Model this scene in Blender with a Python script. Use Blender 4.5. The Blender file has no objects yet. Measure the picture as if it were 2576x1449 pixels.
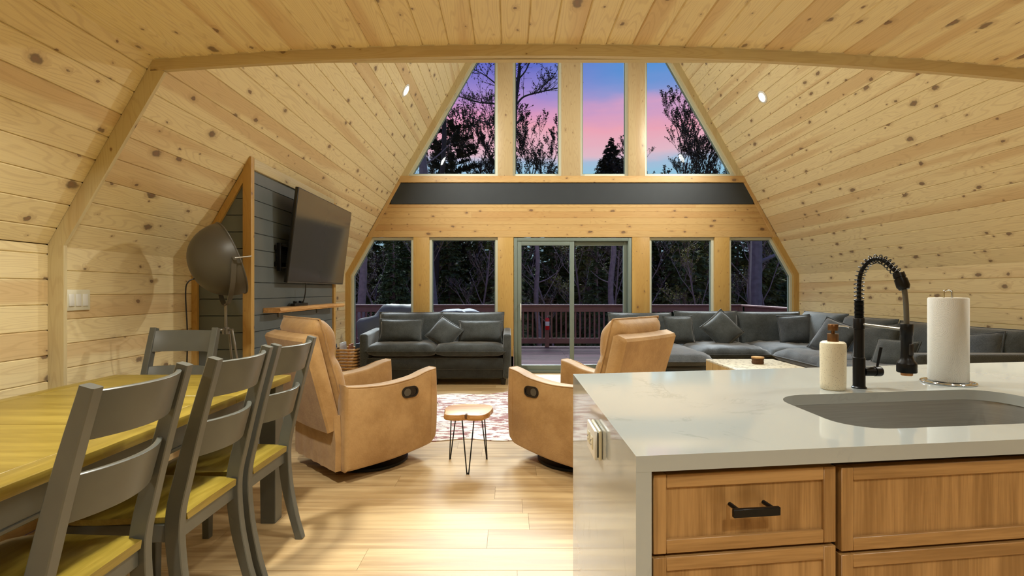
import bpy, bmesh, math, random
from mathutils import Vector, Matrix, geometry, noise
PI = math.pi
V = Vector
C = bpy.context.scene.collection
scene = bpy.context.scene

# ------------------------------------------------------------------ camera, sky, sun, exposure
cam_d = bpy.data.cameras.new('camera'); cam = bpy.data.objects.new('camera', cam_d); C.objects.link(cam)
cam.location = (0, 0, 1.22); cam.rotation_euler = (PI/2, 0, 0)
cam_d.sensor_width = 36.0; cam_d.lens = 18.0
cam_d.shift_x = 8/2576; cam_d.shift_y = 5.5/2576
cam_d.clip_start = 0.02; cam_d.clip_end = 400
scene.camera = cam

vs = scene.view_settings
scene.display_settings.display_device = 'sRGB'
vs.view_transform = 'Standard'; vs.look = 'None'; vs.gamma = 1.0; vs.use_curve_mapping = False
vs.exposure = 0.14

def srgb(r, g, b):
    f = lambda c: (c/255/12.92) if c/255 <= 0.04045 else ((c/255+0.055)/1.055)**2.4
    return (f(r), f(g), f(b), 1.0)

class NT:
    """tiny node helper"""
    def __init__(s, tree): s.t = tree
    def n(s, typ, props=None, **ins):
        nd = s.t.nodes.new(typ)
        for k, v in (props or {}).items(): setattr(nd, k, v)
        for k, v in ins.items():
            key = int(k[1:]) if k[0] == 'i' and k[1:].isdigit() else k.replace('_', ' ')
            s.set(nd.inputs[key], v)
        return nd
    def set(s, sock, v):
        if isinstance(v, bpy.types.NodeSocket): s.t.links.new(v, sock)
        elif isinstance(v, bpy.types.Node): s.t.links.new(v.outputs[0], sock)
        else: sock.default_value = v
    def math(s, op, a, b=0.0, c=0.0, clamp=False):
        nd = s.t.nodes.new('ShaderNodeMath'); nd.operation = op; nd.use_clamp = clamp
        s.set(nd.inputs[0], a); s.set(nd.inputs[1], b); s.set(nd.inputs[2], c)
        return nd.outputs[0]
    def mix(s, f, a, b, typ='MIX'):
        nd = s.t.nodes.new('ShaderNodeMix'); nd.data_type = 'RGBA'; nd.blend_type = typ
        s.set(nd.inputs[0], f); s.set(nd.inputs[6], a); s.set(nd.inputs[7], b)
        return nd.outputs[2]
    def ss(s, x, lo, hi):
        nd = s.t.nodes.new('ShaderNodeMapRange'); nd.interpolation_type = 'SMOOTHSTEP'
        s.set(nd.inputs[0], x); s.set(nd.inputs[1], lo); s.set(nd.inputs[2], hi)
        return nd.outputs[0]
    def ramp(s, x, stops):
        nd = s.t.nodes.new('ShaderNodeValToRGB'); s.set(nd.inputs[0], x)
        e = nd.color_ramp.elements
        while len(e) < len(stops): e.new(0.5)
        for el, (p, c) in zip(e, stops): el.position = p; el.color = c
        return nd.outputs[0]
    def vec(s, x, y, z=0.0):
        nd = s.t.nodes.new('ShaderNodeCombineXYZ')
        s.set(nd.inputs[0], x); s.set(nd.inputs[1], y); s.set(nd.inputs[2], z)
        return nd.outputs[0]

# sunset sky: elevation bands broken up by long soft clouds
world = bpy.data.worlds.new('dusk_sky'); scene.world = world; world.use_nodes = True
wt = NT(world.node_tree); world.node_tree.nodes.clear()
tc = wt.n('ShaderNodeTexCoord'); sp = wt.n('ShaderNodeSeparateXYZ', Vector=tc.outputs['Generated'])
cloud = wt.n('ShaderNodeTexNoise', Vector=wt.n('ShaderNodeVectorMath', {'operation': 'MULTIPLY'}, i0=tc.outputs['Generated'], i1=(3.0, 3.0, 13.0)).outputs[0], Scale=1.3, Detail=5.0, Roughness=0.55)
elev = wt.math('ADD', sp.outputs[2], wt.math('MULTIPLY', wt.math('SUBTRACT', cloud.outputs[0], 0.5), 0.07))
low_sky = [(0.0, srgb(170, 196, 214)), (0.215, srgb(158, 204, 232)), (0.238, srgb(176, 198, 228)), (0.252, srgb(240, 194, 210)), (0.30, srgb(252, 172, 192))]
sky_w = wt.ramp(elev, low_sky+[(0.335, srgb(236, 158, 200)), (0.365, srgb(172, 142, 216)), (0.41, srgb(104, 110, 208)), (0.60, srgb(88, 112, 208)), (1.0, srgb(70, 100, 196))])
sky_e = wt.ramp(elev, low_sky+[(0.325, srgb(222, 166, 208)), (0.345, srgb(140, 158, 222)), (0.385, srgb(96, 152, 222)), (0.60, srgb(84, 130, 214)), (1.0, srgb(70, 104, 196))])
skyc = wt.mix(wt.ss(sp.outputs[0], 0.0, 0.24), sky_w, sky_e)
bg = wt.n('ShaderNodeBackground', Color=skyc, Strength=0.90)
wo = wt.n('ShaderNodeOutputWorld'); world.node_tree.links.new(bg.outputs[0], wo.inputs[0])

# soft high daylight falling in through the glazed gable
sun_d = bpy.data.lights.new('daylight', 'SUN'); sun = bpy.data.objects.new('daylight', sun_d); C.objects.link(sun)
sun_d.energy = 10.0; sun_d.angle = math.radians(28); sun_d.color = (0.88, 0.94, 1.0)
sun.rotation_euler = (math.radians(-50), 0, math.radians(4)); sun.location = (1, 14, 14)

# ------------------------------------------------------------------ materials
MATS = {}
def newmat(name):
    m = bpy.data.materials.new(name); m.use_nodes = True; m.node_tree.nodes.clear()
    return m, NT(m.node_tree)
def finish(m, t, col, rough=0.5, metal=0.0, bump=None, bump_d=0.002, **kw):
    b = t.n('ShaderNodeBsdfPrincipled')
    t.set(b.inputs['Base Color'], col); t.set(b.inputs['Roughness'], rough); t.set(b.inputs['Metallic'], metal)
    for k, v in kw.items(): t.set(b.inputs[k.replace('_', ' ')], v)
    if bump is not None:
        bn = t.n('ShaderNodeBump', Height=bump, Distance=bump_d, Strength=1.0)
        t.set(b.inputs['Normal'], bn.outputs[0])
    o = t.n('ShaderNodeOutputMaterial'); m.node_tree.links.new(b.outputs[0], o.inputs[0])
    return m

def board_uv(t, rnd_u=37.0, rnd_v=5.0):
    uv = t.n('ShaderNodeUVMap', {'uv_map': 'UVMap'})
    s = t.n('ShaderNodeSeparateXYZ', Vector=uv.outputs[0])
    r = t.n('ShaderNodeObjectInfo').outputs['Random']
    u = t.math('ADD', s.outputs[0], t.math('MULTIPLY', r, rnd_u))
    v = t.math('ADD', s.outputs[1], t.math('MULTIPLY', t.math('FRACT', t.math('MULTIPLY', r, 13.7)), rnd_v))
    return u, v, r, s.outputs[1]

def pine(name, light, dark, heart, knot=(98, 76, 62), knots=1.0, rough=0.42, tone=0.55):
    m, t = newmat(name)
    u, v, r, vraw = board_uv(t)
    # knots
    vor = t.n('ShaderNodeTexVoronoi', {'voronoi_dimensions': '2D', 'feature': 'F1'}, Vector=t.vec(t.math('MULTIPLY', u, 4.2), t.math('MULTIPLY', v, 7.3)), Scale=1.0, Randomness=1.0)
    wob = t.n('ShaderNodeTexNoise', {'noise_dimensions': '2D'}, Vector=t.vec(t.math('MULTIPLY', u, 30), t.math('MULTIPLY', v, 30)), Scale=1.0, Detail=2.0)
    d = t.math('ADD', vor.outputs['Distance'], t.math('MULTIPLY', t.math('SUBTRACT', wob.outputs[0], 0.5), 0.15))
    cs = t.n('ShaderNodeSeparateColor', Color=vor.outputs['Color'])
    rad = t.math('MULTIPLY', t.math('ADD', 0.035, t.math('MULTIPLY', t.math('POWER', cs.outputs[0], 3.0), 0.17)), t.math('GREATER_THAN', cs.outputs[1], 0.42))
    rad = t.math('MULTIPLY', rad, knots)
    kmask = t.ss(d, rad, t.math('MULTIPLY', rad, 0.55))
    kmask = t.math('MULTIPLY', kmask, t.math('GREATER_THAN', rad, 0.001))
    halo = t.math('MULTIPLY', t.ss(d, t.math('MINIMUM', t.math('MULTIPLY', rad, 3.2), t.math('ADD', rad, 0.16)), rad), t.math('GREATER_THAN', rad, 0.001))
    core = t.ss(d, t.math('MULTIPLY', rad, 0.42), t.math('MULTIPLY', rad, 0.2))
    # grain: contour lines of a stretched noise, bent round the knots
    low = t.n('ShaderNodeTexNoise', {'noise_dimensions': '2D'}, Vector=t.vec(t.math('MULTIPLY', u, 0.9), t.math('ADD', t.math('MULTIPLY', v, 9), t.math('MULTIPLY', halo, 0.25))), Scale=1.0, Detail=1.0)
    rings = t.math('SINE', t.math('MULTIPLY', low.outputs[0], 95.0))
    rings = t.ss(rings, 0.3, 1.0)
    fine = t.n('ShaderNodeTexNoise', {'noise_dimensions': '2D'}, Vector=t.vec(t.math('MULTIPLY', u, 5), t.math('MULTIPLY', v, 260)), Scale=1.0, Detail=2.0)
    hw = t.n('ShaderNodeTexNoise', {'noise_dimensions': '2D'}, Vector=t.vec(t.math('MULTIPLY', u, 0.35), t.math('MULTIPLY', v, 6)), Scale=1.0, Detail=1.0)
    heartm = t.math('MULTIPLY', t.ss(t.math('ADD', hw.outputs[0], t.math('MULTIPLY', t.math('SUBTRACT', r, 0.5), 0.42)), 0.55, 0.72), tone)
    col = t.mix(heartm, srgb(*light), srgb(*heart))
    col = t.mix(t.math('MULTIPLY', rings, 0.20), col, srgb(*dark))
    col = t.mix(t.math('MULTIPLY', t.ss(fine.outputs[0], 0.45, 0.75), 0.14), col, srgb(*dark))
    col = t.mix(t.math('MULTIPLY', halo, 0.33), col, srgb(*dark))
    col = t.mix(t.math('MULTIPLY', kmask, 0.78), col, srgb(*knot))
    col = t.mix(t.math('MULTIPLY', t.math('MULTIPLY', core, kmask), 0.45), col, srgb(150, 112, 82))
    return finish(m, t, col, rough)

def plain(name, rgb, rough=0.5, metal=0.0, var=0.06, scale=8.0, bump=0.0, **kw):
    m, t = newmat(name)
    tcn = t.n('ShaderNodeTexCoord')
    nz = t.n('ShaderNodeTexNoise', Vector=tcn.outputs['Object'], Scale=scale, Detail=3.0)
    c = srgb(*rgb)
    lo = tuple(max(0, x*(1-var*2)) for x in c[:3])+(1,); hi = tuple(min(1, x*(1+var*2)) for x in c[:3])+(1,)
    col = t.mix(nz.outputs[0], lo, hi)
    return finish(m, t, col, rough, metal, bump=(nz.outputs[0] if bump else None), bump_d=bump, **kw)

def wood_obj(name, a, b, axis=0, rough=0.4, stretch=18.0, ring=10.0, **kw):
    """veneer-like grain running along a local axis"""
    m, t = newmat(name)
    tcn = t.n('ShaderNodeTexCoord')
    sc = [stretch]*3; sc[axis] = 1.1
    mp = t.n('ShaderNodeVectorMath', {'operation': 'MULTIPLY'}, i0=tcn.outputs['Object'], i1=tuple(sc))
    r = t.n('ShaderNodeObjectInfo').outputs['Random']
    mp = t.n('ShaderNodeVectorMath', {'operation': 'ADD'}, i0=mp.outputs[0], i1=t.vec(t.math('MULTIPLY', r, 50), t.math('MULTIPLY', r, 31), r))
    n1 = t.n('ShaderNodeTexNoise', Vector=mp.outputs[0], Scale=1.0, Detail=5.0, Roughness=0.65)
    n2 = t.n('ShaderNodeTexNoise', Vector=mp.outputs[0], Scale=ring, Detail=2.0)
    f = t.math('ADD', t.math('MULTIPLY', n1.outputs[0], 0.75), t.math('MULTIPLY', n2.outputs[0], 0.25))
    col = t.mix(t.ss(f, 0.35, 0.68), srgb(*a), srgb(*b))
    return finish(m, t, col, rough, **kw)

M = {}
M['pine'] = pine('knotty_pine', (232, 215, 168), (174, 140, 94), (200, 164, 114))
M['pine_trim'] = pine('pine_trim', (206, 192, 150), (168, 140, 96), (190, 164, 118), knots=0.62, tone=0.4)
M['pine_gold'] = pine('golden_pine_trim', (200, 164, 96), (160, 116, 58), (184, 144, 78), knots=0.5, tone=0.5)
M['pine_header'] = pine('header_pine', (206, 172, 116), (164, 118, 70), (190, 146, 92), knots=0.9)
M['pine_post'] = pine('shade_toned_pine_post', (186, 164, 124), (150, 120, 82), (172, 140, 98), knots=0.5, tone=0.4)  # duller tone: backlit shade of the upper posts put into the wood colour
M['sheathing'] = plain('board_backing', (120, 92, 58), 0.8)
M['shiplap'] = plain('charcoal_shiplap', (103, 112, 116), 0.32, var=0.08, scale=6)
M['band'] = plain('charcoal_band', (48, 54, 60), 0.6, var=0.05)
M['white_frame'] = plain('white_window_vinyl', (214, 220, 206), 0.4, var=0.02)
M['green_frame'] = plain('grey_green_door_vinyl', (122, 136, 130), 0.4, var=0.03)
def glassmat():
    m, t = newmat('window_glass')
    fr = t.n('ShaderNodeFresnel', IOR=1.45)
    mx = t.n('ShaderNodeMixShader', i0=t.math('MULTIPLY', fr.outputs[0], 0.12), i1=t.n('ShaderNodeBsdfTransparent', Color=(0.93, 0.96, 0.95, 1)).outputs[0], i2=t.n('ShaderNodeBsdfGlossy', Roughness=0.02).outputs[0])
    o = t.n('ShaderNodeOutputMaterial'); m.node_tree.links.new(mx.outputs[0], o.inputs[0]); return m
M['glass'] = glassmat()
def floor_mat():
    m, t = newmat('oak_laminate')
    u, v, r, _ = board_uv(t)
    n1 = t.n('ShaderNodeTexNoise', {'noise_dimensions': '2D'}, Vector=t.vec(t.math('MULTIPLY', u, 1.3), t.math('MULTIPLY', v, 26)), Scale=1.0, Detail=5.0, Roughness=0.6)
    n2 = t.n('ShaderNodeTexNoise', {'noise_dimensions': '2D'}, Vector=t.vec(t.math('MULTIPLY', u, 0.8), t.math('MULTIPLY', v, 7)), Scale=1.0, Detail=2.0)
    f = t.math('ADD', t.math('MULTIPLY', n1.outputs[0], 0.6), t.math('MULTIPLY', n2.outputs[0], 0.4))
    f = t.math('ADD', f, t.math('MULTIPLY', t.math('SUBTRACT', r, 0.5), 0.10))
    col = t.mix(t.ss(f, 0.3, 0.7), srgb(160, 130, 88), srgb(200, 172, 126))
    return finish(m, t, col, t.math('ADD', 0.32, t.math('MULTIPLY', n1.outputs[0], 0.18)), Specular_IOR_Level=0.3)
M['floor'] = floor_mat()
M['floor_base'] = plain('underlay', (120, 96, 66), 0.8)
def quartz():
    m, t = newmat('white_quartz')
    tcn = t.n('ShaderNodeTexCoord')
    nz = t.n('ShaderNodeTexNoise', Vector=tcn.outputs['Object'], Scale=3.2, Detail=7.0, Roughness=0.62, Distortion=1.4)
    nz2 = t.n('ShaderNodeTexNoise', Vector=tcn.outputs['Object'], Scale=5.0, Detail=2.0)
    vein = t.math('SUBTRACT', 1.0, t.math('MULTIPLY', t.math('ABSOLUTE', t.math('SUBTRACT', nz.outputs[0], 0.5)), 42), clamp=True)
    vein = t.math('MULTIPLY', vein, t.ss(nz2.outputs[0], 0.52, 0.68))
    col = t.mix(t.math('MULTIPLY', vein, 0.5), srgb(160, 165, 162), srgb(130, 135, 133))
    return finish(m, t, col, 0.07)
M['quartz'] = quartz()
M['oak_v'] = wood_obj('white_oak_upright', (132, 97, 54), (172, 134, 84), axis=2, rough=0.38, stretch=26)
M['oak_h'] = wood_obj('white_oak_level', (132, 97, 54), (172, 134, 84), axis=0, rough=0.38, stretch=26)
M['cab_dark'] = plain('cabinet_shadow_gap', (64, 46, 30), 0.7)
M['black_metal'] = plain('black_metal', (24, 25, 27), 0.36, 0.6, var=0.04)
M['black_plastic'] = plain('black_plastic', (20, 20, 22), 0.35, var=0.04)
M['chrome'] = plain('chrome', (205, 207, 208), 0.12, 1.0, var=0.01)
def brushed():
    m, t = newmat('brushed_steel')
    tcn = t.n('ShaderNodeTexCoord')
    mp = t.n('ShaderNodeVectorMath', {'operation': 'MULTIPLY'}, i0=tcn.outputs['Object'], i1=(6, 6, 260))
    n1 = t.n('ShaderNodeTexNoise', Vector=mp.outputs[0], Scale=1.0, Detail=2.0)
    return finish(m, t, t.mix(n1.outputs[0], srgb(140, 140, 135), srgb(168, 168, 163)), 0.30, 0.5)
M['steel'] = brushed()
def speckle():
    m, t = newmat('speckled_stoneware')
    tcn = t.n('ShaderNodeTexCoord')
    vo = t.n('ShaderNodeTexVoronoi', Vector=tcn.outputs['Object'], Scale=400.0)
    cs = t.n('ShaderNodeSeparateColor', Color=vo.outputs['Color'])
    k = t.math('MULTIPLY', t.math('LESS_THAN', vo.outputs['Distance'], 0.34), t.math('GREATER_THAN', cs.outputs[0], 0.83))
    return finish(m, t, t.mix(t.math('MULTIPLY', k, 0.6), srgb(214, 206, 180), srgb(108, 92, 72)), 0.55)
M['speckle'] = speckle()
M['bronze'] = plain('brushed_bronze', (112, 78, 46), 0.34, 0.75, var=0.06)
M['orange_rubber'] = plain('tan_nozzle', (196, 140, 84), 0.5)
def towel():
    m, t = newmat('embossed_paper')
    tcn = t.n('ShaderNodeTexCoord')
    s = t.n('ShaderNodeSeparateXYZ', Vector=tcn.outputs['Object'])
    ang = t.math('ARCTAN2', s.outputs[1], s.outputs[0])
    p = t.vec(t.math('MULTIPLY', ang, 0.055), s.outputs[2])
    vo = t.n('ShaderNodeTexVoronoi', {'voronoi_dimensions': '2D'}, Vector=p, Scale=13.0, Randomness=0.55)
    w = t.math('SINE', t.math('MULTIPLY', vo.outputs['Distance'], 95))
    dots = t.n('ShaderNodeTexVoronoi', {'voronoi_dimensions': '2D'}, Vector=p, Scale=420.0)
    h = t.math('MULTIPLY', t.ss(w, 0.0, 0.8), t.ss(dots.outputs['Distance'], 0.5, 0.15))
    return finish(m, t, srgb(208, 207, 200), 0.9, bump=h, bump_d=0.0006)
M['paper'] = towel()
M['chair_grey'] = plain('charcoal_painted_wood', (88, 89, 82), 0.32, var=0.06, scale=14)
M['seat_wood'] = wood_obj('honey_seat_wood', (122, 103, 32), (156, 135, 56), axis=1, rough=0.30, stretch=14)
M['table_wood'] = wood_obj('honey_table_wood', (124, 104, 32), (156, 135, 56), axis=1, rough=0.33, stretch=16)
M['table_wood_x'] = wood_obj('honey_table_wood_across', (124, 104, 32), (156, 135, 56), axis=0, rough=0.33, stretch=16)
def leather():
    m, t = newmat('tan_suede_leather')
    tcn = t.n('ShaderNodeTexCoord')
    n1 = t.n('ShaderNodeTexNoise', Vector=tcn.outputs['Object'], Scale=5.0, Detail=6.0, Roughness=0.7)
    n2 = t.n('ShaderNodeTexNoise', Vector=tcn.outputs['Object'], Scale=90.0, Detail=2.0)
    col = t.mix(t.ss(n1.outputs[0], 0.3, 0.7), srgb(160, 122, 70), srgb(186, 149, 96))
    return finish(m, t, col, 0.62, bump=n2.outputs[0], bump_d=0.0012, Sheen_Weight=0.25)
M['leather'] = leather()
def velvet(name, a, b):
    m, t = newmat(name)
    tcn = t.n('ShaderNodeTexCoord')
    n1 = t.n('ShaderNodeTexNoise', Vector=tcn.outputs['Object'], Scale=6.0, Detail=5.0, Roughness=0.65)
    n2 = t.n('ShaderNodeTexNoise', Vector=tcn.outputs['Object'], Scale=120.0, Detail=2.0)
    f = t.math('ADD', t.math('MULTIPLY', n1.outputs[0], 0.65), t.math('MULTIPLY', n2.outputs[0], 0.35))
    return finish(m, t, t.mix(t.ss(f, 0.3, 0.7), srgb(*a), srgb(*b)), 0.85, bump=n2.outputs[0], bump_d=0.003, Sheen_Weight=0.6, Sheen_Roughness=0.4)
M['velvet'] = velvet('slate_corduroy', (50, 55, 56), (77, 84, 86))
M['velvet_dark'] = velvet('dark_sofa_base', (40, 44, 44), (58, 63, 64))
M['velvet_blue'] = velvet('blue_grey_corduroy', (54, 60, 66), (86, 94, 102))
M['lamp_metal'] = plain('graphite_lamp_metal', (84, 81, 73), 0.42, 0.1, var=0.06)
M['steel_tube'] = plain('satin_steel_tube', (150, 148, 142), 0.3, 0.9, var=0.03)
M['tv_black'] = plain('tv_bezel', (26, 25, 24), 0.35, var=0.03)
M['screen'] = plain('tv_screen', (74, 74, 72), 0.11, 0.0, var=0.02)  # lifted to grey: window reflection on dark glass put into the colour
M['live_edge'] = wood_obj('live_edge_wood', (186, 134, 78), (226, 184, 122), axis=1, rough=0.45, stretch=12)
M['stool_wood'] = wood_obj('slab_wood', (172, 116, 62), (222, 178, 118), axis=0, rough=0.38, stretch=10)
M['plate'] = plain('cream_plastic', (222, 218, 194), 0.35, var=0.02)
M['white_plastic'] = plain('white_plastic', (226, 226, 220), 0.3, var=0.02)
M['bark_rim'] = plain('bark_rim', (92, 62, 36), 0.8, var=0.2, scale=60)
def rugmat():
    m, t = newmat('brindle_cowhide')
    tcn = t.n('ShaderNodeTexCoord')
    mp = t.n('ShaderNodeVectorMath', {'operation': 'MULTIPLY'}, i0=tcn.outputs['Object'], i1=(5.0, 13.0, 1))
    n1 = t.n('ShaderNodeTexNoise', Vector=mp.outputs[0], Scale=1.5, Detail=6.0, Roughness=0.68, Distortion=0.6)
    n2 = t.n('ShaderNodeTexNoise', Vector=tcn.outputs['Object'], Scale=1.7, Detail=2.0)
    f = t.math('ADD', n1.outputs[0], t.math('MULTIPLY', t.math('SUBTRACT', n2.outputs[0], 0.5), 0.30))
    return finish(m, t, t.mix(t.math('MULTIPLY', t.ss(f, 0.485, 0.54), 0.95), srgb(238, 230, 222), srgb(140, 58, 56)), 0.75, Sheen_Weight=0.2)
M['hide'] = rugmat()
def terr():
    m, t = newmat('terrazzo_top')
    tcn = t.n('ShaderNodeTexCoord')
    vo = t.n('ShaderNodeTexVoronoi', Vector=tcn.outputs['Object'], Scale=34.0)
    cs = t.n('ShaderNodeSeparateColor', Color=vo.outputs['Color'])
    k = t.math('MULTIPLY', t.math('LESS_THAN', vo.outputs['Distance'], 0.42), t.math('GREATER_THAN', cs.outputs[0], 0.55))
    return finish(m, t, t.mix(t.math('MULTIPLY', k, 0.75), srgb(216, 208, 184), srgb(120, 104, 78)), 0.4)
M['terrazzo'] = terr()
M['table_side'] = wood_obj('pale_plank_side', (170, 140, 86), (212, 182, 124), axis=2, rough=0.5, stretch=16)
M['wicker'] = plain('woven_wicker', (190, 146, 88), 0.6, var=0.25, scale=40)
M['mag_a'] = plain('magazine_cover_dark', (44, 58, 84), 0.3, var=0.3, scale=12)
M['mag_b'] = plain('magazine_cover_rust', (170, 92, 40), 0.3, var=0.3, scale=12)
M['mag_c'] = plain('magazine_cover_pale', (200, 204, 206), 0.3, var=0.2, scale=12)
M['red_paint'] = plain('red_enamel', (206, 24, 28), 0.25, var=0.02)
M['label_white'] = plain('paper_label', (214, 214, 214), 0.5, var=0.1, scale=60)
def deckm():
    m, t = newmat('stained_deck_boards')
    u, v, r, _ = board_uv(t)
    n1 = t.n('ShaderNodeTexNoise', {'noise_dimensions': '2D'}, Vector=t.vec(t.math('MULTIPLY', u, 1.5), t.math('MULTIPLY', v, 40)), Scale=1.0, Detail=4.0)
    f = t.math('ADD', n1.outputs[0], t.math('MULTIPLY', t.math('SUBTRACT', r, 0.5), 0.4))
    return finish(m, t, t.mix(t.ss(f, 0.3, 0.75), srgb(62, 40, 44), srgb(92, 62, 68)), 0.75, Specular_IOR_Level=0.08)
M['deck'] = deckm()
M['rail_wood'] = plain('stained_rail_wood', (128, 88, 82), 0.6, var=0.12, scale=7)
M['tarp'] = plain('grey_green_tarp', (94, 92, 78), 0.6, var=0.08, scale=5)
M['tarp_navy'] = plain('navy_tarp', (36, 36, 56), 0.6, var=0.08, scale=5)
M['bark'] = plain('dark_bark', (138, 116, 116), 0.9, var=0.25, scale=9)
M['bark_light'] = plain('lichen_bark', (108, 96, 102), 0.9, var=0.25, scale=7)
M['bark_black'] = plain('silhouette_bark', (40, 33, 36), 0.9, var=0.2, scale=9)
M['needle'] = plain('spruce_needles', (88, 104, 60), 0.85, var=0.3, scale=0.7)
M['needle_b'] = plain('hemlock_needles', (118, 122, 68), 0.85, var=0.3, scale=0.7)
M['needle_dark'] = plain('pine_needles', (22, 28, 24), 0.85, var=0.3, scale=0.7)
M['bud'] = plain('spring_buds', (48, 38, 36), 0.9, var=0.2)
M['leaf'] = plain('young_leaves', (128, 124, 44), 0.8, var=0.25, scale=1.0)
M['ground'] = plain('forest_floor', (52, 44, 34), 0.95, var=0.3, scale=0.8)
def emis(name, col, st):
    m, t = newmat(name)
    e = t.n('ShaderNodeEmission', Color=col, Strength=st)
    o = t.n('ShaderNodeOutputMaterial'); m.node_tree.links.new(e.outputs[0], o.inputs[0]); return m
M['lens'] = emis('led_lens', (1.0, 0.90, 0.68, 1), 8.0)

# ------------------------------------------------------------------ builders
def obj(name, bm, mat, parent=None, smooth=True, angle=40):
    me = bpy.data.meshes.new(name)
    if isinstance(bm, bmesh.types.BMesh):
        bmesh.ops.recalc_face_normals(bm, faces=bm.faces)
        bm.to_mesh(me); bm.free()
    else:
        me.from_pydata(bm[0], [], bm[1])
    me.materials.append(M[mat] if isinstance(mat, str) else mat)
    if smooth:
        me.shade_smooth()
        me.set_sharp_from_angle(angle=math.radians(angle))
    o = bpy.data.objects.new(name, me); C.objects.link(o)
    if parent: o.parent = parent
    return o
def empty(name, loc=(0, 0, 0), rz=0.0, parent=None):
    o = bpy.data.objects.new(name, None); C.objects.link(o); o.location = loc; o.rotation_euler = (0, 0, rz)
    o.empty_display_size = 0.1
    if parent: o.parent = parent
    return o
def tag(o, label, cat, group=None, kind=None):
    o['label'] = label; o['category'] = cat
    if group: o['group'] = group
    if kind: o['kind'] = kind
    return o
def thing(name, label, cat, loc=(0, 0, 0), rz=0.0, group=None):
    return tag(empty(name, loc, rz), label, cat, group)
def struct(o):
    o['kind'] = 'structure'; return o
def copy_tree(o, parent=None):
    c = o.copy(); C.objects.link(c)
    if parent: c.parent = parent
    for ch in list(o.children): copy_tree(ch, c)
    return c

def BM(): return bmesh.new()
def box(bm, x0, x1, y0, y1, z0, z1, bev=0.0, seg=2, mat=None):
    r = bmesh.ops.create_cube(bm, size=1.0)
    vs_ = r['verts']
    bmesh.ops.scale(bm, vec=(x1-x0, y1-y0, z1-z0), verts=vs_)
    bmesh.ops.translate(bm, vec=((x0+x1)/2, (y0+y1)/2, (z0+z1)/2), verts=vs_)
    if bev > 0:
        es = list({e for v in vs_ for e in v.link_edges})
        g = bmesh.ops.bevel(bm, geom=es, offset=bev, segments=seg, profile=0.5, affect='EDGES')
        vs_ = list({v for f in g['faces'] for v in f.verts} | {v for v in vs_ if v.is_valid})
    if mat is not None: bmesh.ops.transform(bm, matrix=mat, verts=vs_)
    return vs_
def lathe(bm, prof, cx=0, cy=0, seg=28, mat=None):
    rings = []
    for r, z in prof:
        if r < 1e-5: rings.append([bm.verts.new((cx, cy, z))])
        else: rings.append([bm.verts.new((cx+r*math.cos(2*PI*i/seg), cy+r*math.sin(2*PI*i/seg), z)) for i in range(seg)])
    for a, b in zip(rings, rings[1:]):
        for i in range(seg):
            j = (i+1) % seg
            if len(a) == 1 and len(b) == 1: continue
            if len(a) == 1: bm.faces.new((a[0], b[i], b[j]))
            elif len(b) == 1: bm.faces.new((a[i], b[0], a[j]))
            else: bm.faces.new((a[i], b[i], b[j], a[j]))
    vs_ = [v for r in rings for v in r]
    if mat is not None: bmesh.ops.transform(bm, matrix=mat, verts=vs_)
    return vs_
def frames(pts, closed=False):
    pts = [V(p) for p in pts]; n = len(pts); out = []
    t0 = None
    for i in range(n):
        a = pts[(i-1) % n] if (closed or i > 0) else pts[0]
        b = pts[(i+1) % n] if (closed or i < n-1) else pts[-1]
        t = (b-a).normalized()
        if t0 is None:
            up = V((0, 0, 1)) if abs(t.z) < 0.9 else V((1, 0, 0))
            nrm = t.cross(up).normalized()
        else:
            q = t0.rotation_difference(t); nrm = (q @ nrm); nrm = (nrm - t*nrm.dot(t)).normalized()
        t0 = t
        out.append((pts[i], t, nrm, t.cross(nrm)))
    return out
def tube(bm, pts, r, seg=8, closed=False, caps=True):
    fr = frames(pts, closed); rings = []
    for i, (p, t, a, b) in enumerate(fr):
        rr = r[i] if isinstance(r, (list, tuple)) else r
        rings.append([bm.verts.new(p + a*(rr*math.cos(2*PI*k/seg)) + b*(rr*math.sin(2*PI*k/seg))) for k in range(seg)])
    pairs = list(zip(rings, rings[1:]))
    if closed: pairs.append((rings[-1], rings[0]))
    for A, B in pairs:
        for k in range(seg):
            bm.faces.new((A[k], A[(k+1) % seg], B[(k+1) % seg], B[k]))
    if caps and not closed:
        bm.faces.new(rings[0]); bm.faces.new(list(reversed(rings[-1])))
def cyl(bm, p0, p1, r, seg=16, r1=None):
    tube(bm, [p0, p1], [r, r if r1 is None else r1], seg)
def extrude_poly(bm, pts, vec, holes=None):
    """pts: list of 3D points (planar), extruded by vec; optional holes"""
    vec = V(vec); loops = [[V(p) for p in pts]] + [[V(p) for p in h] for h in (holes or [])]
    flat = [p for l in loops for p in l]
    A = [bm.verts.new(p) for p in flat]; B = [bm.verts.new(p+vec) for p in flat]
    if holes:
        for tri in geometry.tessellate_polygon(loops):
            try: bm.faces.new([A[i] for i in tri]); bm.faces.new([B[i] for i in reversed(tri)])
            except ValueError: pass
    else:
        bm.faces.new(A); bm.faces.new(list(reversed(B)))
    k = 0
    for l in loops:
        n = len(l)
        for i in range(n):
            j = (i+1) % n
            bm.faces.new((A[k+i], A[k+j], B[k+j], B[k+i]))
        k += n
    return A+B
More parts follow.
